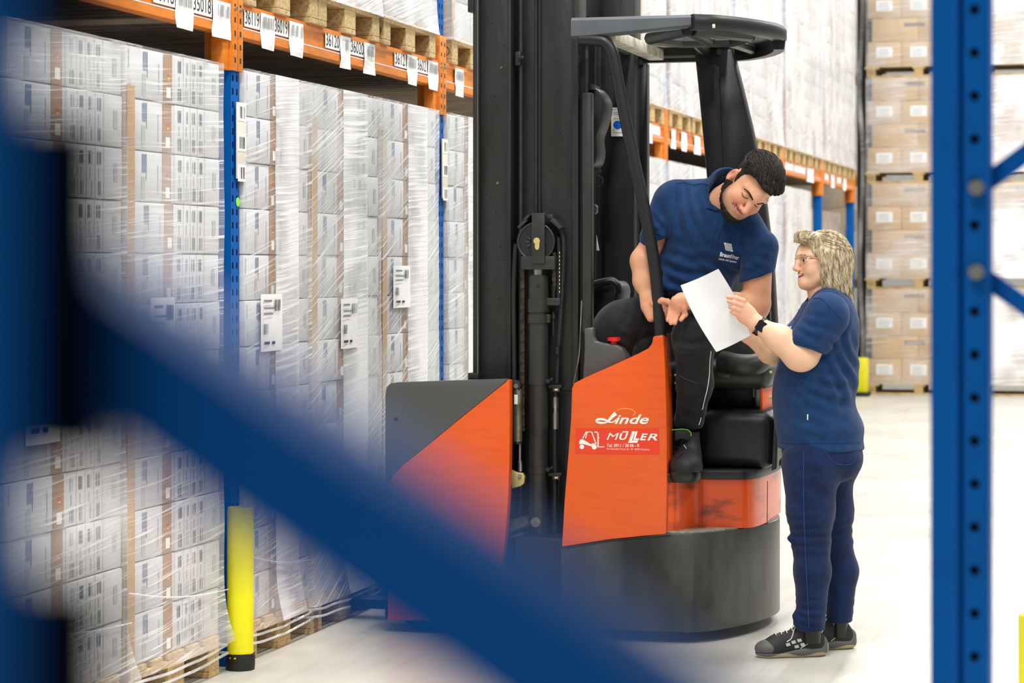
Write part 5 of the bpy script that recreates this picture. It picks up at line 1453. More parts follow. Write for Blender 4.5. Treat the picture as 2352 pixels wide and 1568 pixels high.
# ================================================================== THE DRIVER
def man():
    c = C
    # --- head
    e_ = Vector((.81, 0, -.586)); u0 = Vector((.586, 0, .81)); yaw, pit = R(23), R(31)
    f = Vector((0, -1, 0)) * math.cos(yaw) + e_ * math.sin(yaw); f = f * math.cos(pit) - u0 * math.sin(pit)
    sc = 1.06; Hm = head_matrix(f, u0, (0, 0, 0), sc)
    eye = c(1728, 457, 9.40); Hm.translation = eye - (Hm.to_3x3() @ Vector((0, .082, .006)))
    inv = Hm.inverted(); nb = inv @ c(1662, 462, 9.62)
    F, mp = head_field(False, nb)
    P, Q = F.mesh(1); tint = head_tint(P, mp, False)
    head = (to_world(apply(Hm, P)), Q, 0)
    # --- arms and hidden core of the body
    B = Field(c(1425, 920, 9.95) - Vector((0, .0, 0)) - Vector((0, .75, 0)), c(1800, 385, 9.95) + Vector((0, .1, 0)), .0052)
    B.ell(c(1650, 530, 9.70), (.13, .07, .12), .03); B.ell(c(1595, 610, 9.80), (.09, .07, .09), .05)
    B.cap(c(1655, 470, 9.66), c(1690, 440, 9.58), .062, .058, .03)
    B.cap(c(1660, 480, 9.68), c(1560, 490, 9.72), .06, .05, .03); B.cap(c(1690, 500, 9.62), c(1740, 580, 9.6), .06, .05, .03)
    B.cap(c(1560, 706, 9.92), c(1440, 738, 9.81), .05, .045, .03); B.cap(c(1615, 706, 9.84), c(1596, 780, 9.62), .05, .045, .03)
    B.cap(c(1595, 790, 9.63), c(1582, 990, 9.735), .042, .032, .03)
    P1, Q1 = B.mesh(1)
    A = Field(c(1440, 765, 9.8) - Vector((0, .44, 0)), c(1790, 500, 9.8) + Vector((0, .06, 0)), .0030)
    # right arm
    A.cap(c(1510, 535, 9.73), c(1482, 592, 9.72), .048, .049, .02); A.ell(c(1476, 600, 9.71), (.044, .046, .046), .03)
    A.cap(c(1476, 602, 9.71), c(1481, 645, 9.69), .047, .046, .02); A.cap(c(1481, 645, 9.69), c(1493, 692, 9.66), .045, .030, .02, flat=((0, 1, 0), .85))
    A.cap(c(1490, 692, 9.655), c(1508, 716, 9.63), .033, .036, .02, flat=((.2, 1, .1), .62)); A.cap(c(1484, 706, 9.65), c(1494, 730, 9.63), .02, .016, .015)
    hand_fingers(A, [c(1512, 700 + 9 * i, 9.625 + .006 * i) for i in range(4)], [c(1527 - i, 703 + 8.5 * i, 9.60 + .008 * i) for i in range(4)], [c(1541 - 2 * i, 712 + 7 * i, 9.60 + .008 * i) for i in range(4)], .0112, .008)
    A.chain([c(1502, 697, 9.62), c(1521, 690, 9.59), c(1533, 692, 9.575), c(1541, 699, 9.57)], [.015, .0118, .0108, .0095], .008)
    # left arm
    A.cap(c(1740, 612, 9.60), c(1738, 690, 9.62), .058, .056, .02); A.ell(c(1732, 706, 9.62), (.056, .054, .056), .03)
    A.cap(c(1728, 704, 9.62), c(1680, 702, 9.575), .057, .050, .025); A.cap(c(1680, 702, 9.575), c(1605, 696, 9.53), .050, .030, .025)
    A.cap(c(1604, 695, 9.52), c(1566, 690, 9.495), .030, .034, .015, flat=((.1, 1, .35), .58))
    m_ = [c(1549, 688, 9.482), c(1553, 695, 9.478), c(1560, 702, 9.478), c(1570, 706, 9.482)]
    p_ = [c(1541, 708, 9.497), c(1547, 716, 9.492), c(1555, 722, 9.492), c(1573, 722, 9.495)]
    t_ = [c(1534, 735, 9.475), c(1541, 742, 9.473), c(1550, 742, 9.473), c(1564, 734, 9.470)]
    A.cap(c(1580, 692, 9.490), c(1556, 694, 9.482), .028, .026, .012, flat=((.1, 1, .4), .62))
    hand_fingers(A, m_, p_, t_, .0108, .008)
    A.chain([c(1585, 700, 9.510), c(1560, 715, 9.520), c(1548, 726, 9.520)], [.014, .011, .009], .008)
    P2, Q2 = A.mesh(1)
    z = np.zeros
    tr = z((len(P2), 3)); tr[:, 2] = .34 * np.clip((c(1625, 0, 9.6).x - P2[:, 0]) / .07, 0, 1) * np.clip((c(0, 675, 9.6).z - P2[:, 2]) / .05, 0, 1)
    root_loc = PW(1590, 715, 9.86)
    person = raw_object('person', [head, (to_world(P1), Q1, 0), (to_world(P2), Q2, 0)], ['skin_m'], None, root_loc, np.concatenate([tint, z((len(P1), 3)), tr]))
    setp(person, label='bearded man in navy polo shirt leaning out of the forklift seat', category='person')
    # --- hair, beard, brows from the head
    x, y, zz = xyz(F)
    line = np.interp(F.ax[1], [-.13, -.06, -.03, -.022, -.004, .006, .020, .026, .040, .058, .075, .092], [-.07, -.062, -.045, .020, .024, -.010, -.018, .036, .058, .072, .078, .080])[None, :, None]
    reg = line - zz + 0 * x + 0 * y
    ear = 1 - np.sqrt(((y + .012) / .019) ** 2 + ((zz + .010) / .040) ** 2) + 0 * x
    reg = np.maximum(reg, np.where(np.abs(x) > .072, ear * .02, -1))
    top = np.clip((zz - .040) / .045, 0, 1)
    ridge = .0016 * np.sin(x * 200 + 4 * np.sin(y * 30)) * top
    th = .0032 + .015 * top + .010 * top * np.clip((y + .02) / .08, 0, 1) + ridge
    Hh = shell(F, th, np.maximum(reg, -(zz + .08)) * .8)
    hp, hq = Hh.mesh(1)
    hair = raw_object('hair', [(to_world(apply(Hm, hp)), hq, 0)], 'hair_dark', person, label='short dark brown hair')
    flow = lambda p: Vector((.35 + p.x * 2, 1.0, .15 if p.y < .05 else -.5))
    part('hair_locks', 'hair_dark', hair, strands(hp, hq, Hm, 1300, .050, .0013, flow, lambda p: p[2] > .055 and p[2] > .02, 4, .0025), smooth=60, kind='stuff')
    zc = np.interp(F.ax[1], [-.02, .0, .012, .030, .050, .075, .12], [-.2, -.030, -.018, -.078, -.088, -.090, -.092])[None, :, None]
    rb = np.maximum(zz - zc, -.012 - y) + 0 * x
    rb = np.maximum(rb, -.124 - zz + np.clip(-y, 0, .1) * .2)
    bp_, bq = shell(F, .0032 + .0014 * np.sin(x * 310 + y * 170) * np.sin(zz * 280), rb).mesh(1)
    beard = raw_object('beard', [(to_world(apply(Hm, bp_)), bq, 0)], 'beard', person, label='short dark beard')
    part('beard_hairs', 'beard', beard, strands(bp_, bq, Hm, 420, .014, .0009, lambda p: Vector((0, .25, -1)), lambda p: p[2] > -.12, 9, .0016, 4), smooth=60, kind='stuff')
    oh = on_head(P, Q)
    for s in (-1, 1):
        br = [oh(s * a, b_, .0006) for a, b_ in ((.012, .0185), (.022, .0212), (.033, .0225), (.043, .0205), (.051, .0155))]
        q = smooth_path(br, 4); n = len(q)
        part('eyebrow', 'beard', person, tube([W(Hm @ p) for p in q], [.0040 * (.55 + .45 * math.sin(math.pi * min(1, .25 + k / n))) for k in range(n)], 8), smooth=60)
        ep = [oh(s * a, b_, .0004) for a, b_ in ((.0165, -.001), (.024, -.0052), (.031, -.0066), (.038, -.0055), (.0465, .000))]
        part('eyelashes', 'beard', person, tube([W(Hm @ p) for p in smooth_path(ep, 4)], .0015, 6))
        ep = [oh(s * a, b_, -.0004) for a, b_ in ((.016, .009), (.025, .0135), (.033, .0145), (.043, .011), (.048, .005))]
        part('eyelid_crease', 'beard', person, tube([W(Hm @ p) for p in smooth_path(ep, 4)], .0007, 6))
    part('mouth_line', 'mouth_dark', person, tube([W(Hm @ p) for p in smooth_path([oh(p[0] * .95, p[2] + .0005, .0002) for p in mp], 4)], .0011, 6))
    mo = [oh(a, -.047 - .33 * abs(a), .0004) for a in np.linspace(-.032, .032, 13)]
    part('moustache', 'beard', person, strands(P, Q, Hm, 120, .006, .0004, lambda p: Vector((p.x * 12, 0, -1)), lambda p: p[1] > .07 and abs(p[2] + .047 + .30 * abs(p[0])) < .006 and abs(p[0]) < .036, 5, .001, 4), smooth=60, kind='stuff')
    # --- polo shirt
    S = Field(c(1440, 735, 9.8) - Vector((0, .38, 0)), c(1805, 370, 9.8) + Vector((0, .22, 0)), .0044)
    rt = Matrix.Rotation(R(25), 3, 'Y')
    S.ell(c(1642, 530, 9.69), (.225, .135, .155), .03, rot=rt); S.ell(c(1598, 615, 9.76), (.165, .145, .15), .06, rot=Matrix.Rotation(R(14), 3, 'Y'))
    S.cap(c(1552, 662, 9.84), c(1618, 655, 9.82), .108, .105, .05); S.ell(c(1505, 640, 9.90), (.085, .09, .065), .04)
    S.cap(c(1558, 456, 9.73), c(1655, 448, 9.67), .075, .070, .03); S.ell(c(1544, 468, 9.73), (.082, .082, .080), .04)
    S.cap(c(1700, 490, 9.62), c(1744, 572, 9.60), .062, .070, .04)
    # sleeves
    V = Field(c(1440, 735, 9.8) - Vector((0, .38, 0)), c(1805, 400, 9.8) + Vector((0, .22, 0)), .0044)
    V.cap(c(1540, 474, 9.73), c(1510, 548, 9.72), .080, .072, .025); V.cap(c(1746, 568, 9.60), c(1737, 640, 9.60), .074, .068, .03)
    for a, b, r, dz in (((1512, 520), (1532, 500), .010, 9.65), ((1520, 540), (1540, 515), .008, 9.655), ((1722, 610), (1760, 585), .011, 9.54)): V.cap(c(*a, dz), c(*b, dz), r, r * .6, .025)
    d = c(1506, 556, 9.72) - c(1540, 474, 9.73); d2 = Vector((.40, 0, -.92)); p0 = c(1512, 552, 9.72)
    V.half(p0, d2, p0 - Vector((.15, .15, .15)), p0 + Vector((.15, .15, .08)))
    p1 = c(1737, 637, 9.60); V.half(p1, (.32, 0, -.95), p1 - Vector((.15, .15, .15)), p1 + Vector((.15, .15, .08)))
    hb = c(1570, 681, 9.8); S.half(hb, (-.08, 0, -1), hb - Vector((.3, .3, .2)), hb + Vector((.10, .3, .05)))
    # folds
    for a, b, r, dz in (((1600, 615), (1690, 600), .016, -.105), ((1530, 640), (1660, 622), .018, -.095), ((1520, 662), (1640, 650), .014, -.10), ((1560, 600), (1640, 560), .012, -.12), ((1575, 470), (1560, 560), .012, -.09), ((1600, 450), (1590, 540), .012, -.115), ((1700, 540), (1725, 600), .014, -.09)):
        S.cap(c(a[0], a[1], 9.76 + dz), c(b[0], b[1], 9.74 + dz), r, r * .7, .03)
    na, nb_ = c(1660, 470, 9.66), c(1690, 425, 9.56)
    S.cap(c(1655, 468, 9.68), c(1668, 428, 9.62), .084, .076, .03)
    S.cap(c(1655, 470, 9.66), c(1688, 400, 9.52), .066, .070, .006, 'cut')
    S.cap(c(1672, 500, 9.52), c(1690, 440, 9.50), .026, .05, .01, 'cut')
    P3_, Q3 = S.mesh(1); P3_ = folds(P3_, Q3, [(c(1600, 505, 9.60), (1, 0, .22), .13, .050, .0080, 0.4), (c(1575, 640, 9.66), (.35, 0, 1), .14, .056, .0095, 1.0), (c(1660, 625, 9.60), (.45, 0, 1), .12, .060, .0085, 2.2), (c(1715, 560, 9.52), (1, 0, -.5), .08, .045, .006, 0), (c(1690, 520, 9.52), (.6, 0, 1), .06, .05, .003, 1)])
    Pv, Qv = V.mesh(1); Pv = folds(Pv, Qv, [(c(1520, 515, 9.66), (.9, 0, .5), .07, .040, .004, 0), (c(1740, 600, 9.53), (.5, 0, 1), .07, .045, .0035, 1)]); P3_, Q3 = np.concatenate([P3_, Pv]), np.concatenate([Q3, Qv + len(P3_)]); shirt = raw_object('polo_shirt', [(to_world(P3_), Q3, 0)], 'polo', person, label='navy polo shirt with a white printed logo')
    tg = Target(P3_, Q3)
    cl = Part('collar', 'polo', shirt)
    cl.add(plate(tg, [(1657, 403), (1668, 402), (1660, 425), (1650, 447), (1652, 468), (1660, 484), (1642, 484), (1622, 479), (1628, 455), (1640, 425)], .003, .004))
    cl.done(50)
    part('placket', 'polo', shirt, line_on(tg, [(1660, 486), (1655, 500), (1646, 520), (1638, 545), (1632, 570)], .0016), line_on(tg, [(1690, 505), (1668, 512), (1655, 530), (1646, 560)], .0018))
    part('shoulder_seam', 'polo', shirt, line_on(tg, [(1553, 422), (1575, 420), (1592, 425), (1610, 422), (1630, 424)], .0016), line_on(tg, [(1553, 422), (1556, 450), (1550, 490), (1542, 530), (1537, 556)], .0014), line_on(tg, [(1772, 520), (1748, 560), (1722, 590), (1706, 622)], .0014))
    part('cuff_seam', 'polo', shirt, line_on(tg, [(1503, 533), (1520, 541), (1538, 546)], .0016), line_on(tg, [(1706, 612), (1735, 622), (1766, 636)], .0016))
    lg = Part('printed_logo', ['paper', 'polo'], shirt)
    L_ = .0016
    def lm(u, v): return tg.at(1664.5 + 17 * u - 4 * v + 2.2, 574 - 17.5 * v + 3.5 * u, L_)
    n = 8
    lg.add(([tuple(W(lm(i / n, j / n))) for j in range(n + 1) for i in range(n + 1)], [[j * (n + 1) + i, j * (n + 1) + i + 1, (j + 1) * (n + 1) + i + 1, (j + 1) * (n + 1) + i] for j in range(n) for i in range(n)]))
    L_ = .0024
    for j in range(5):
        for i in range(5):
            u, v = .13 + .185 * i + (.09 if j % 2 else 0) * .6, .13 + .185 * j
            if (i, j) in ((4, 0), (0, 4)): continue
            lg.add(([tuple(W(lm(u + .062 * math.cos(a), v + .062 * math.sin(a)))) for a in np.linspace(0, 6.28, 8, False)], [list(range(8))]), 1)
    L_ = .0016
    def tx(key, x0, x1, yb, h, sl):
        v, f, _ = TEXT[key]; lg.add(([tuple(W(tg.at(x0 + (x1 - x0) * a + 2.0 * b, yb + sl * (x1 - x0) * a - h * b, L_))) for a, b in v], f))
    tx('braun', 1653, 1676, 588, 10, .20); tx('filter', 1676.5, 1697, 592.6, 10, .20); tx('slogan', 1650, 1690, 597, 6, .20)
    lg.done(0)
    # --- trousers
    T = Field(c(1345, 1010, 9.8) - Vector((0, .40, 0)), c(1690, 650, 9.8) + Vector((0, .24, 0)), .0052)
    T.cap(c(1548, 690, 9.88), c(1622, 690, 9.86), .105, .105, .05)
    T.cap(c(1552, 708, 9.92), c(1440, 736, 9.79), .092, .084, .05); T.ell(c(1418, 748, 9.78), (.088, .088, .088), .05); T.cap(c(1408, 760, 9.78), c(1418, 880, 9.80), .078, .06, .04)
    T.cap(c(1622, 702, 9.84), c(1598, 762, 9.60), .092, .084, .05); T.ell(c(1595, 778, 9.585), (.084, .078, .085), .04)
    T.cap(c(1594, 785, 9.60), c(1596, 880, 9.66), .080, .070, .03); T.cap(c(1596, 880, 9.66), c(1582, 975, 9.73), .070, .056, .03); T.ell(c(1580, 965, 9.73), (.058, .062, .03), .02)
    for a, b, r, dz in (((1560, 800), (1625, 790), .012, 9.53), ((1562, 860), (1622, 850), .010, 9.60), ((1560, 945), (1605, 930), .010, 9.67)):
        T.cap(c(a[0], a[1], dz), c(b[0], b[1], dz + .01), r, r * .6, .03)
    tb = c(1582, 983, 9.73); T.half(tb, (0, 0, -1), tb - Vector((.12, .12, .12)), tb + Vector((.12, .12, .03)))
    P4, Q4 = T.mesh(1); P4 = folds(P4, Q4, [(c(1470, 725, 9.71), (.9, 0, -.4), .11, .045, .004, 0), (c(1590, 800, 9.52), (.2, 0, 1), .09, .05, .004, 1), (c(1585, 930, 9.66), (.3, 0, 1), .09, .055, .004, 2), (c(1420, 790, 9.70), (.7, 0, .7), .08, .05, .004, 0)]); tz_ = raw_object('trousers', [(to_world(P4), Q4, 0)], 'trousers', person, label='black work trousers')
    tt = Target(P4, Q4)
    part('reflective_piping', 'paper', tz_, line_on(tt, [(1632, 806), (1629, 830), (1628, 860), (1624, 890), (1618, 915), (1612, 940)], .0016, .003), line_on(tt, [(1604, 975), (1607, 967), (1609, 958)], .0016, .003))
    part('knee_seam', 'plastic', tz_, line_on(tt, [(1552, 858), (1580, 872), (1612, 884), (1622, 888)], .0014))
    part('belt', 'watch_black', tz_, tube([W(c(1530, 672, 9.735)), W(c(1560, 676, 9.725)), W(c(1600, 678, 9.73))], .014, 8))
    part('belt_buckle', 'steel', tz_, tube([W(c(1537, 673, 9.715)), W(c(1549, 674, 9.713)), W(c(1543, 682, 9.713))], .002, 6))
    # --- work boot on the step
    sh = Field(c(1520, 1110, 9.72) - Vector((0, .26, 0)), c(1640, 975, 9.72) + Vector((0, .12, 0)), .0032)
    sh.cap(c(1577, 990, 9.735), c(1576, 1045, 9.725), .052, .060, .02); sh.cap(c(1577, 1045, 9.70), c(1577, 1072, 9.60), .050, .054, .03); sh.cap(c(1582, 1070, 9.76), c(1575, 1072, 9.60), .050, .056, .03); sh.ell(c(1575, 1070, 9.575), (.058, .075, .050), .03)
    fl = c(1575, 1090, 9.7); sh.half(fl, (0, 0, -1), fl - Vector((.15, .3, .1)), fl + Vector((.15, .2, .02)))
    tp = c(1578, 990, 9.73); sh.half(tp, (0, 0, 1), tp - Vector((.15, .2, .01)), tp + Vector((.15, .2, .1)))
    P5, Q5 = sh.mesh(1); boot = raw_object('boot', [(to_world(P5), Q5, 0)], 'shoe_black', person, label='black laced safety boot')
    so = Field(c(1520, 1112, 9.72) - Vector((0, .26, 0)), c(1640, 1065, 9.72) + Vector((0, .12, 0)), .0034)
    so.cap(c(1582, 1087, 9.77), c(1575, 1087, 9.57), .056, .063, .02); so.half(c(0, 1095, 9.67), (0, 0, -1), c(1500, 1130, 9.5) - Vector((0, .3, 0)), c(1660, 1093, 9.9)); so.half(c(0, 1081, 9.67), (0, 0, 1), c(1500, 1085, 9.4), c(1660, 1050, 9.95))
    P6, Q6 = so.mesh(0); raw_object('sole', [(to_world(P6), Q6, 0)], 'watch_black', boot)
    tb_ = Target(P5, Q5)
    tgp = [(1550, 986), (1566, 985), (1580, 987), (1587, 993), (1587, 1003), (1579, 1011), (1564, 1008), (1550, 1012)]
    part('tongue', 'shoe_black', boot, prism([W(C(a, b, 9.645)) for a, b in tgp], W(C(1570, 990, 9.665)) - W(C(1570, 990, 9.645)), .004))
    part('tongue_piping', 'green_dot', boot, tube([W(C(a, b, 9.643)) for a, b in ((1543, 987), (1566, 985), (1580, 987), (1587, 993), (1587, 1001))], .0015, 6))
    lc = [part('lace', 'watch_black', boot, line_on(tb_, [(1545, y_), (1556, y_ + 7), (1570, y_ - 3)], .0022, .002)) for y_ in (1014, 1024, 1034, 1044)]
    part('lace', 'watch_black', boot, line_on(tb_, [(1548, 1012), (1560, 1022), (1556, 1040), (1563, 1052)], .0022, .004)); part('lace_tip', 'lace', boot, line_on(tb_, [(1571, 1023), (1576, 1032)], .0016, .004))
    return person
MAN = man()

# ================================================================== THE WOMAN
def woman():
    c = C; Z0 = 9.33
    f = Vector((-math.cos(R(14)), -math.sin(R(14)), .06)); sc = .925
    Hm = head_matrix(f, (-.05, 0, 1), (0, 0, 0), sc)
    nose = c(1820, 615, Z0 - .03); Hm.translation = nose - (Hm.to_3x3() @ Vector((0, .127, -.030)))
    inv = Hm.inverted()
    F, mp = head_field(True, inv @ c(1893, 690, Z0))
    P, Q = F.mesh(1); tint = head_tint(P, mp, True)
    head = (to_world(apply(Hm, P)), Q, 0)
    B = Field(c(1770, 1460, Z0) - Vector((0, .30, 0)), c(1990, 655, Z0) + Vector((0, .30, 0)), .0065)
    B.ell(c(1888, 770, Z0), (.10, .14, .13), .03); B.ell(c(1880, 920, Z0), (.12, .15, .19), .06); B.cap(c(1893, 700, Z0), c(1884, 665, Z0), .055, .052, .03)
    B.ell(c(1882, 1040, Z0), (.11, .15, .12), .06)
    for s in (-1, 1):
        B.cap(c(1866 + 20 * (s > 0), 1080, Z0 + s * .085), c(1862 + 50 * (s > 0), 1240, Z0 + s * .09), .05, .035, .04); B.cap(c(1862 + 50 * (s > 0), 1240, Z0 + s * .09), c(1861 + 62 * (s > 0), 1440, Z0 + s * .09), .035, .024, .03)
    P1, Q1 = B.mesh(1)
    A = Field(c(1655, 865, Z0) - Vector((0, .26, 0)), c(1905, 670, Z0) + Vector((0, .30, 0)), .0027)
    # near (left) arm
    zl = Z0 - .16
    A.cap(c(1872, 765, zl + .02), c(1848, 812, zl), .060, .060, .03); A.ell(c(1836, 814, zl - .005), (.058, .055, .058), .03)
    A.cap(c(1834, 812, zl - .005), c(1790, 778, zl + .005), .057, .049, .03); A.cap(c(1790, 778, zl + .005), c(1738, 744, zl + .03), .049, .030, .03)
    A.cap(c(1738, 744, zl + .03), c(1712, 722, zl + .04), .029, .035, .02, flat=((.15, 1, .25), .62)); A.cap(c(1716, 722, zl + .04), c(1703, 706, zl + .035), .035, .030, .015, flat=((.15, 1, .25), .62))
    m_ = [c(1708, 690, zl + .022), c(1702, 701, zl + .018), c(1697, 712, zl + .020), c(1694, 723, zl + .028)]
    p_ = [c(1690, 684, zl + .012), c(1686, 695, zl + .008), c(1685, 707, zl + .010), c(1685, 718, zl + .018)]
    t_ = [c(1671, 682, zl + .030), c(1673, 692, zl + .026), c(1676, 705, zl + .028), c(1680, 717, zl + .036)]
    hand_fingers(A, m_, p_, t_, .0088, .007)
    A.cap(c(1714, 700, zl + .05), c(1694, 690, zl + .068), .013, .0105, .012); A.cap(c(1694, 690, zl + .068), c(1676, 688, zl + .060), .0105, .0085, .006)
    # far (right) arm, its hand behind the sheet
    zr = Z0 + .16
    A.cap(c(1868, 770, zr), c(1828, 826, zr - .02), .055, .050, .03); A.cap(c(1828, 824, zr - .02), c(1770, 806, zr - .05), .050, .046, .03); A.cap(c(1770, 806, zr - .05), c(1716, 768, zr - .12), .046, .028, .03)
    A.cap(c(1716, 768, zr - .12), c(1700, 752, zr - .15), .028, .034, .02, flat=((.3, 1, .2), .6))
    hand_fingers(A, [c(1700 - 3 * i, 736 + 9 * i, zr - .165) for i in range(4)], [c(1686 - 2 * i, 732 + 9 * i, zr - .180) for i in range(4)], [c(1674, 734 + 9 * i, zr - .195) for i in range(4)], .0085, .006)
    A.chain([c(1708, 742, zr - .15), c(1698, 728, zr - .175), c(1688, 720, zr - .195)], [.013, .0105, .009], .01)
    P2, Q2 = A.mesh(1)
    z = np.zeros; tr = z((len(P2), 3)); tr[:, 2] = .30 * np.clip((c(1735, 0, Z0).x - P2[:, 0]) / .05, 0, 1)
    root = W(c(1870, 1495, Z0)); root.z = 0
    person = raw_object('person', [head, (to_world(P1), Q1, 0), (to_world(P2), Q2, 0)], ['skin_w'], None, root, np.concatenate([tint, z((len(P1), 3)), tr]))
    setp(person, label='blond woman with glasses in navy polo shirt and jeans standing beside the forklift', category='person')
    oh = on_head(P, Q)
    # --- eyes, brows, mouth
    for s in (-1, 1):
        p = Hm @ Vector((s * .031, .0795, .004)); part('eye', 'eye_white', person, tube([W(p + Hm.to_3x3() @ Vector((0, d, 0))) for d in (-.004, .006, .010, .0125)], [.010, .0105, .0085, .004], 14), smooth=60)
        p2 = p + Hm.to_3x3() @ Vector((0, .0105, -.001)); part('iris', 'eye_dark', person, tube([W(p2), W(p2 + Hm.to_3x3() @ Vector((0, .0030, 0)))], [.0078, .0050], 12))
        br = smooth_path([oh(s * a, b_, .0004) for a, b_ in ((.014, .021), (.025, .0265), (.038, .0265), (.050, .020))], 4); part('eyebrow', 'hair_blond', person, tube([W(Hm @ q) for q in br], .0022, 6))
        ls = smooth_path([oh(s * a, b_, .001) for a, b_ in ((.017, .006), (.025, .0115), (.034, .0120), (.044, .0065))], 4); part('eyelashes', 'eye_dark', person, tube([W(Hm @ q) for q in ls], .0012, 6))
    mc = [Hm @ Vector((p[0] * .88, p[1] - .004, p[2] - .0005)) for p in mp]
    part('mouth', 'mouth_dark', person, tube([W(q) for q in smooth_path(mc, 4)], .0048, 8))
    mc = [Hm @ Vector((p[0] * .82, p[1] - .0005, p[2] + .0022)) for p in mp]
    part('teeth', 'teeth', person, tube([W(q) for q in smooth_path(mc, 4)], .0030, 8))
    # --- hair
    G = Field((-.14, -.20, -.24), (.14, .15, .18), .0030)
    G.ell((0, -.014, .040), (.088, .098, .094), .01); G.ell((0, -.040, .015), (.090, .086, .10), .03)
    G.ell((.010, .066, .100), (.060, .055, .026), .03, rot=Matrix.Rotation(R(12), 3, 'X')); G.cap((-.03, .095, .098), (.04, .100, .090), .013, .013, .02)
    G.cap((0, .10, .098), (.018, .126, .082), .010, .004, .015)
    for s in (-1, 1):
        G.ell((s * .078, -.030, -.030), (.030, .056, .100), .03); G.ell((s * .070, -.050, -.100), (.034, .050, .050), .03)
    G.ell((0, -.078, -.040), (.082, .046, .110), .03); G.ell((0, -.096, -.128), (.066, .034, .050), .03); G.cap((0, -.104, -.15), (.02, -.128, -.180), .028, .012, .02); G.cap((.045, -.10, -.14), (.060, -.122, -.175), .022, .008, .02)
    G.ell((0, .105, -.045), (.120, .082, .118), .012, 'cut'); G.ell((0, .02, -.15), (.066, .085, .09), .02, 'cut')
    x, y, zz = xyz(G)
    G.v = G.v + (.0022 * np.sin(x * 150 + y * 120 + 2.2 * np.sin(zz * 26)) * np.clip((.09 - zz) / .05, .3, 1) + .0012 * np.sin(y * 300 - x * 190 + 3 * np.sin(zz * 35))).astype(np.float32)
    hp, hq = G.mesh(1)
    hair = raw_object('hair', [(to_world(apply(Hm, hp)), hq, 0)], 'hair_blond', person, label='ash blond layered bob')
    def flow(p):
        if p.z > .055: return Vector((p.x * 5, (-.9 if p.y < .04 else .8), -.15))
        return Vector((p.x * 1.2, -.28 if p.z > -.06 else -.55, -1))
    part('hair_locks', 'hair_blond', hair, strands(hp, hq, Hm, 1900, .085, .0014, flow, lambda p: p[2] > -.15, 3, .003, 9), smooth=60, kind='stuff')
    # --- glasses
    gl = part('spectacles', 'gold', person, tube([W(Hm @ Vector(q)) for q in ((-.009, .108, .008), (-.004, .112, .011), (.004, .112, .011), (.009, .108, .008))], .0011, 6), label='glasses with tortoise temples')
    for s in (-1, 1):
        ring = [Vector((s * (.034 + .0255 * math.cos(a)), .104 - .010 * (math.cos(a) + 1) * .5, .000 + .0185 * math.sin(a))) for a in np.linspace(0, 2 * math.pi, 25)]
        part('rim', 'gold', gl, tube([W(Hm @ q) for q in ring], .0008, 6, False))
        vs = [tuple(W(Hm @ q)) for q in ring[:-1]]; part('lens', 'lens', gl, (vs, [list(range(len(vs)))]), smooth=0)
        part('hinge', 'steel', gl, tube([W(Hm @ Vector(q)) for q in ((s * .058, .096, .011), (s * .070, .090, .013), (s * .0745, .078, .013))], .0024, 8))
        part('temple', 'tortoise', gl, tube([W(Hm @ Vector(q)) for q in ((s * .0745, .080, .013), (s * .0775, .05, .014), (s * .079, .015, .014), (s * .080, -.01, .010))], .0034, 8))
    # --- polo shirt
    S = Field(c(1760, 1050, Z0) - Vector((0, .30, 0)), c(2005, 645, Z0) + Vector((0, .30, 0)), .0050)
    S.ell(c(1893, 765, Z0), (.120, .185, .150), .04); S.ell(c(1880, 850, Z0), (.155, .175, .15), .06); S.ell(c(1866, 915, Z0), (.155, .175, .16), .06); S.ell(c(1884, 985, Z0), (.168, .19, .11), .06)
    S.ell(c(1885, 1030, Z0), (.166, .19, .07), .04)
    S.ell(c(1842, 790, Z0 - .05), (.085, .085, .085), .05); S.ell(c(1842, 790, Z0 + .05), (.085, .085, .085), .05)
    S.cap(c(1905, 700, Z0 - .10), c(1893, 690, Z0), .062, .066, .04); S.cap(c(1905, 700, Z0 + .10), c(1893, 690, Z0), .062, .066, .04)
    S.ell(c(1920, 748, Z0), (.080, .15, .13), .05)
    hb = c(1884, 1030, Z0); S.half(hb, (-.02, 0, -1), hb - Vector((.3, .3, .3)), hb + Vector((.3, .3, .05)))
    S.ell(c(1843, 668, Z0), (.034, .10, .040), .02, 'cut')
    S.cap(c(1893, 692, Z0), c(1878, 640, Z0 - .01), .072, .068, .006, 'cut')
    V = Field(c(1780, 860, Z0) - Vector((0, .32, 0)), c(1960, 655, Z0) + Vector((0, .32, 0)), .0042)
    for s in (-1, 1):
        V.ell(c(1900, 722, Z0 + s * .15), (.068, .062, .075), .03); V.cap(c(1900, 725, Z0 + s * .165), c(1858, 790, Z0 + s * .165), .082, .082, .04)
    p0 = c(1853, 801, Z0); V.half(p0, (-.30, 0, -.95), p0 - Vector((.25, .4, .25)), p0 + Vector((.25, .4, .10)))
    K = Field(c(1830, 700, Z0) - Vector((0, .16, 0)), c(1960, 640, Z0) + Vector((0, .16, 0)), .0036)
    K.cap(c(1897, 692, Z0), c(1888, 668, Z0), .088, .080, .01); K.cap(c(1897, 700, Z0), c(1884, 640, Z0), .078, .072, .004, 'cut')
    K.half(c(1888, 672, Z0), (.18, 0, 1), c(1800, 700, Z0 - .3), c(1990, 620, Z0 + .3)); K.half(c(1866, 682, Z0), (-1, 0, .3), c(1780, 720, Z0 - .3), c(1905, 620, Z0 + .3))
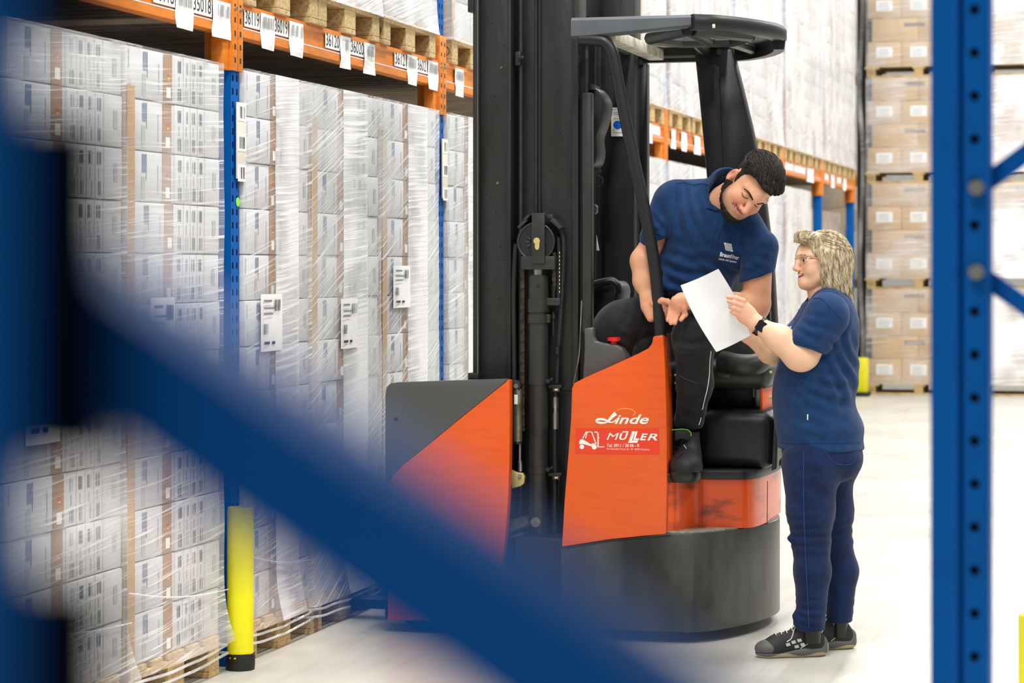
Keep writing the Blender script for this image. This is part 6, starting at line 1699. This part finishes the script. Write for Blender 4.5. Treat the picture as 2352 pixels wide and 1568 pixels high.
    P3, Q3 = S.mesh(1); P3 = folds(P3, Q3, [(c(1945, 850, Z0 - .14), (.9, 0, .4), .14, .050, .009, 0), (c(1900, 900, Z0 - .17), (.4, 0, 1), .12, .055, .007, 1), (c(1890, 985, Z0 - .18), (.1, 0, 1), .12, .06, .003, 2), (c(1920, 760, Z0 - .14), (.9, 0, -.3), .10, .05, .004, 1)]); Pv, Qv = V.mesh(1); Pv = folds(Pv, Qv, [(c(1870, 765, Z0 - .235), (.6, 0, 1), .075, .045, .0045, .5), (c(1905, 790, Z0 - .2), (.5, 0, 1), .06, .04, .004, 2)]); Pk, Qk = K.mesh(0)
    Qa = np.concatenate([Q3, Qv + len(P3), Qk + len(P3) + len(Pv)]); Pa = np.concatenate([P3, Pv, Pk])
    shirt = raw_object('polo_shirt', [(to_world(Pa), Qa, 0)], 'polo', person, label='navy polo shirt worn over the jeans')
    tg = Target(Pa, Qa)
    part('hem_seam', 'polo', shirt, line_on(tg, [(1792, 1015), (1820, 1018), (1860, 1018), (1920, 1018), (1976, 1016)], .0015))
    part('cuff_seam', 'polo', shirt, line_on(tg, [(1816, 777), (1840, 786), (1870, 795), (1893, 798)], .0015))
    part('shoulder_seam', 'polo', shirt, line_on(tg, [(1838, 690), (1862, 686), (1886, 686), (1905, 704), (1925, 722), (1934, 732)], .0014))
    part('side_tag', 'paper', shirt, plate(tg, [(1854, 951), (1856.5, 951), (1856.5, 964), (1854, 964)], .001, .001, 1)); part('placket', 'polo', shirt, line_on(tg, [(1843, 690), (1836, 710), (1826, 735)], .0018))
    lg = Part('printed_logo', 'paper', shirt)
    for key, x0, x1, yb, h in (('filter', 1806, 1819, 758, 9), ('slogan', 1800, 1818, 765, 5)):
        v, ff, _ = TEXT[key]; lg.add(([tuple(W(tg.at(x0 + (x1 - x0) * a, yb - 3 * a - h * b, .0015))) for a, b in v], ff))
    lg.done(0)
    # --- jeans
    T = Field(c(1770, 1465, Z0) - Vector((0, .30, 0)), c(1995, 1005, Z0) + Vector((0, .30, 0)), .0050)
    T.ell(c(1885, 1035, Z0), (.150, .185, .075), .03); T.ell(c(1930, 1060, Z0 - .06), (.082, .09, .075), .05); T.ell(c(1930, 1060, Z0 + .08), (.082, .09, .075), .05)
    zn, zf = Z0 - .095, Z0 + .095
    T.cap(c(1862, 1070, zn), c(1862, 1175, zn), .112, .088, .04); T.cap(c(1862, 1175, zn), c(1863, 1245, zn), .088, .070, .03); T.cap(c(1863, 1245, zn), c(1866, 1310, zn), .068, .067, .03); T.cap(c(1866, 1310, zn), c(1862, 1440, zn), .067, .054, .03)
    T.cap(c(1896, 1070, zf), c(1908, 1175, zf), .110, .085, .04); T.cap(c(1908, 1175, zf), c(1914, 1240, zf), .085, .068, .03); T.cap(c(1914, 1240, zf), c(1930, 1310, zf), .068, .067, .03); T.cap(c(1930, 1310, zf), c(1928, 1425, zf), .066, .050, .03)
    T.cap(c(1818, 1236, zn - .02), c(1822, 1238, zn - .02), .016, .016, .02); T.cap(c(1828, 1412, zn - .02), c(1830, 1430, zn - .02), .014, .014, .02)
    tb = c(1862, 1447, zn); T.half(tb, (.05, 0, -1), tb - Vector((.12, .092, .12)), tb + Vector((.12, .11, .02))); tb = c(1928, 1428, zf); T.half(tb, (.05, 0, -1), tb - Vector((.12, .08, .12)), tb + Vector((.12, .12, .02)))
    P4, Q4 = T.mesh(1); P4 = folds(P4, Q4, [(c(1860, 1225, zn - .06), (.12, 0, 1), .11, .036, .0045, 0), (c(1885, 1110, zn - .08), (.3, 0, 1), .13, .07, .003, 1), (c(1862, 1405, zn - .05), (.15, 0, 1), .08, .034, .004, 1), (c(1940, 1230, zf - .06), (.1, 0, 1), .09, .038, .004, 0), (c(1940, 1395, zf - .05), (.1, 0, 1), .07, .034, .003, 0)]); jn = raw_object('jeans', [(to_world(P4), Q4, 0)], 'jeans', person, label='dark blue jeans')
    tt = Target(P4, Q4)
    part('side_seam', 'jeans_seam', jn, line_on(tt, [(1846, 1034), (1846, 1120), (1848, 1200), (1852, 1300), (1856, 1380), (1858, 1440)], .0018, .004))
    part('pocket_seam', 'jeans_seam', jn, line_on(tt, [(1895, 1036), (1915, 1062), (1950, 1066), (1972, 1050)], .0016))
    for a, zq in ((1864, zn), (1926, zf)): part('sock', 'watch_black', person, tube([W(c(a, 1475 if a < 1900 else 1462, zq)), W(c(a, 1425 if a < 1900 else 1410, zq))], .036, 20))
    # --- watch
    wp = c(1743, 752, zl + .022); ax = (c(1790, 778, Z0) - c(1738, 744, Z0)).normalized()
    ws = Part('wristwatch', 'watch_black', person, label='black smartwatch'); ring = []
    cc = c(1745, 749, zl + .028); n1 = Vector((0, 1, 0)); n2 = ax.cross(n1)
    ring = [cc + n2 * (.0355 * math.cos(a)) + n1 * (.0325 * math.sin(a)) for a in np.linspace(0, 2 * math.pi, 33)]
    vs, fs = [], []
    for q in ring:
        for d in (-.011, .011): vs.append(tuple(W(q + ax * d)))
        for d in (.011, -.011): vs.append(tuple(W(cc + (q - cc) * 1.07 + ax * d)))
    for i in range(32):
        for k in range(4): fs.append([i * 4 + k, i * 4 + (k + 1) % 4, (i + 1) * 4 + (k + 1) % 4, (i + 1) * 4 + k])
    ws.add((vs, fs)); wo = ws.done()
    fn = (n1 * -1 + n2 * .05).normalized(); fu = ax.cross(fn)
    def wp_(a, b, d): return W(cc + ax * a + fu * b + fn * d)
    def face(hw, hh, d0, d1, r=.006):
        o = []
        for sx, sy in ((1, 1), (-1, 1), (-1, -1), (1, -1)):
            for k in range(5):
                t = math.atan2(sy, sx) + R(-45 + 22.5 * k); o.append((sx * (hw - r) + r * math.cos(t), sy * (hh - r) + r * math.sin(t)))
        return prism([wp_(a, b, d0) for a, b in o], wp_(0, 0, d1) - wp_(0, 0, d0))
    part('watch_case', 'watch_black', wo, face(.0175, .0200, .027, .0400)); part('watch_screen', 'watch_glass', wo, face(.0155, .0180, .0400, .0410)); part('watch_edge', 'black_metal', wo, tube([wp_(.0175, -.015, .036), wp_(.0175, .015, .036)], .0018, 6))
    # --- shoes
    def shoe(x_toe, x_heel, y_top, base_y, zz_, tag, near):
        o = Vector(W(c(x_heel, base_y, zz_))); o.z = 0
        fwd = (W(c(x_toe, base_y, zz_ - .045)) - W(c(x_heel, base_y, zz_))); fwd.z = 0; L = fwd.length; fwd.normalize(); sd = Vector((0, 0, 1)).cross(fwd)
        mt = Matrix(((fwd.x, sd.x, 0, o.x), (fwd.y, sd.y, 0, o.y), (0, 0, 1, 0), (0, 0, 0, 1)))
        def wl(Pp): A_ = np.array(mt); return Pp @ A_[:3, :3].T + A_[:3, 3]
        k = L / .285
        U = Field((-.03, -.07, -.01), (.31 * k, .07, .16), .0030)
        U.cap((.045, 0, .045), (.19 * k, 0, .040), .038, .040, .03); U.ell((.225 * k, 0, .034), (.058, .044, .034), .03); U.cap((.050, 0, .06), (.075, 0, .110), .036, .040, .03); U.cap((.11 * k, 0, .085), (.20 * k, 0, .058), .026, .020, .03)
        U.cap((.05, 0, .13), (.085, 0, .15), .034, .036, .008, 'cut'); U.half((.05, 0, .122), (-.35, 0, 1), (-.05, -.1, .07), (.16, .1, .2)); U.half((0, 0, .012), (0, 0, -1), (-.05, -.1, -.05), (.35, .1, .02))
        Pu, Qu = U.mesh(1); ob = raw_object('shoe', [(wl(Pu), Qu, 0)], 'shoe_black', person, label=tag)
        Sf = Field((-.04, -.07, -.01), (.32 * k, .07, .09), .0030)
        Sf.cap((.048, 0, .022), (.235 * k, 0, .020), .045, .049, .02, flat=((0, 0, 1), .60)); Sf.ell((.012, 0, .040), (.020, .030, .036), .02); Sf.half((0, 0, .0), (0, 0, -1), (-.05, -.1, -.05), (.35, .1, .02), .002); Sf.half((.1, 0, .036), (.18, 0, 1), (.03, -.1, .02), (.35, .1, .1))
        Ps, Qs = Sf.mesh(1); ctr = Ps[Qs].mean(1); mi = np.where(ctr[:, 2] < .013 + .006 * np.sin(ctr[:, 0] * 45), 1, 0); mi = np.where((ctr[:, 0] < .0) & (ctr[:, 2] < .05), 1, mi)
        raw_object('sole', [(wl(Ps), Qs, mi)], ['shoe_grey', 'shoe_sole'], ob)
        bu = BVHTree.FromPolygons([tuple(p) for p in Pu], [tuple(int(i) for i in q) for q in Qu])
        def side(a, h, lift=.001, s=1):
            r_ = bu.ray_cast(Vector((a, s * .2, h)), Vector((0, -s, 0)))
            q = r_[0] if r_[0] is not None else Vector((a, s * .04, h)); return mt @ (q + Vector((0, s * lift, 0)))
        def topz(a, b, lift=.002):
            r_ = bu.ray_cast(Vector((a, b, .3)), Vector((0, 0, -1))); q = r_[0] if r_[0] is not None else Vector((a, b, .08)); return mt @ (q + Vector((0, 0, lift)))
        T_ = Field((.12 * k, -.07, -.01), (.32 * k, .07, .10), .003); T_.ell((.225 * k, 0, .033), (.061, .0465, .036), .01); T_.half((.205 * k, 0, .06), (-1, 0, -.55), (.1, -.1, -.05), (.3, .1, .12)); T_.half((0, 0, .016), (0, 0, -1), (-.05, -.1, -.05), (.35, .1, .03))
        Pt, Qt = T_.mesh(1); raw_object('toe_cap', [(wl(Pt), Qt, 0)], 'shoe_grey', ob)
        s = 1
        if near:
            for a, h in ((.118, .066), (.142, .060), (.165, .052), (.106, .050), (.130, .043)):
                a *= k; part('reflective_patch', 'shoe_patch', ob, ([tuple(side(a + u, h + v, .0015, s)) for u, v in ((-.010, -.004), (.006, -.007), (.010, .004), (-.006, .007))], [[0, 1, 2, 3]]), smooth=0)
        part('piping', 'lace', ob, tube([side(.115 * k, .035, .001, s), side(.085, .052, .001, s), side(.05, .072, .001, s)], .0014, 6)); part('collar_piping', 'lace', ob, tube([side(a, h, .001, s) for a, h in ((.100, .108), (.090, .096), (.070, .092), (.050, .098))], .0016, 6))
        for i in range(5):
            a = (.118 + .022 * i) * k; part('lace', 'lace', ob, tube([topz(a, b, .003) for b in (-.020, -.008, .006, .018)], .0022, 6), smooth=60)
        part('lace', 'lace', ob, tube(smooth_path([topz(.118 * k, .01, .004), topz(.135 * k, .022, .010), side(.15 * k, .075, .004, s), side(.17 * k, .062, .003, s)]), .0020, 6)); part('lace', 'lace', ob, tube(smooth_path([topz(.115 * k, 0, .004), topz(.125 * k, .004, .016), topz(.14 * k, .01, .006)]), .0020, 6))
    shoe(1735, 1897, 1430, 1497, Z0 - .06, 'black and grey work shoe', True)
    shoe(1812, 1962, 1420, 1487, Z0 + .12, 'black and grey work shoe, the far one', False)
    return person
WOMAN = woman()

# ------------------------------------------------------------------ the sheet of paper between them
def sheet():
    a, b, d, e = C(1563, 655, 9.28), C(1650, 617, 9.225), C(1645, 808, 9.30), C(1724, 770, 9.235)
    n, m = 14, 18; front, back = [], []
    rows = []
    for j in range(m + 1):
        v = j / m; row = []
        for i in range(n + 1):
            u = i / n
            p = (a * (1 - u) + b * u) * (1 - v) + (d * (1 - u) + e * u) * v
            bow = math.sin(math.pi * v); p += Vector((-.010 * bow * (1 - u) + .012 * bow * u, .016 * math.sin(math.pi * u) + .006 * math.sin(5 * v + 3 * u), -.004 * math.sin(math.pi * u)))
            row.append(p)
        rows.append(row)
    nr = [[W(p) for p in r] for r in rows]
    off = W(Vector((0, .0005, 0))) - W(Vector((0, 0, 0)))
    v1, f1_ = grid_surface(nr); v2 = [tuple(Vector(p) + off) for p in v1]; k = len(v1)
    p = Part('paper_sheet', 'sheet', None); p.add((v1 + v2, f1_ + [[i + k for i in f[::-1]] for f in f1_]))
    o = p.done(60, W(C(1650, 710, 9.26)))
    setp(o, label='white sheet of paper held up between the woman and the driver', category='paper')
sheet()
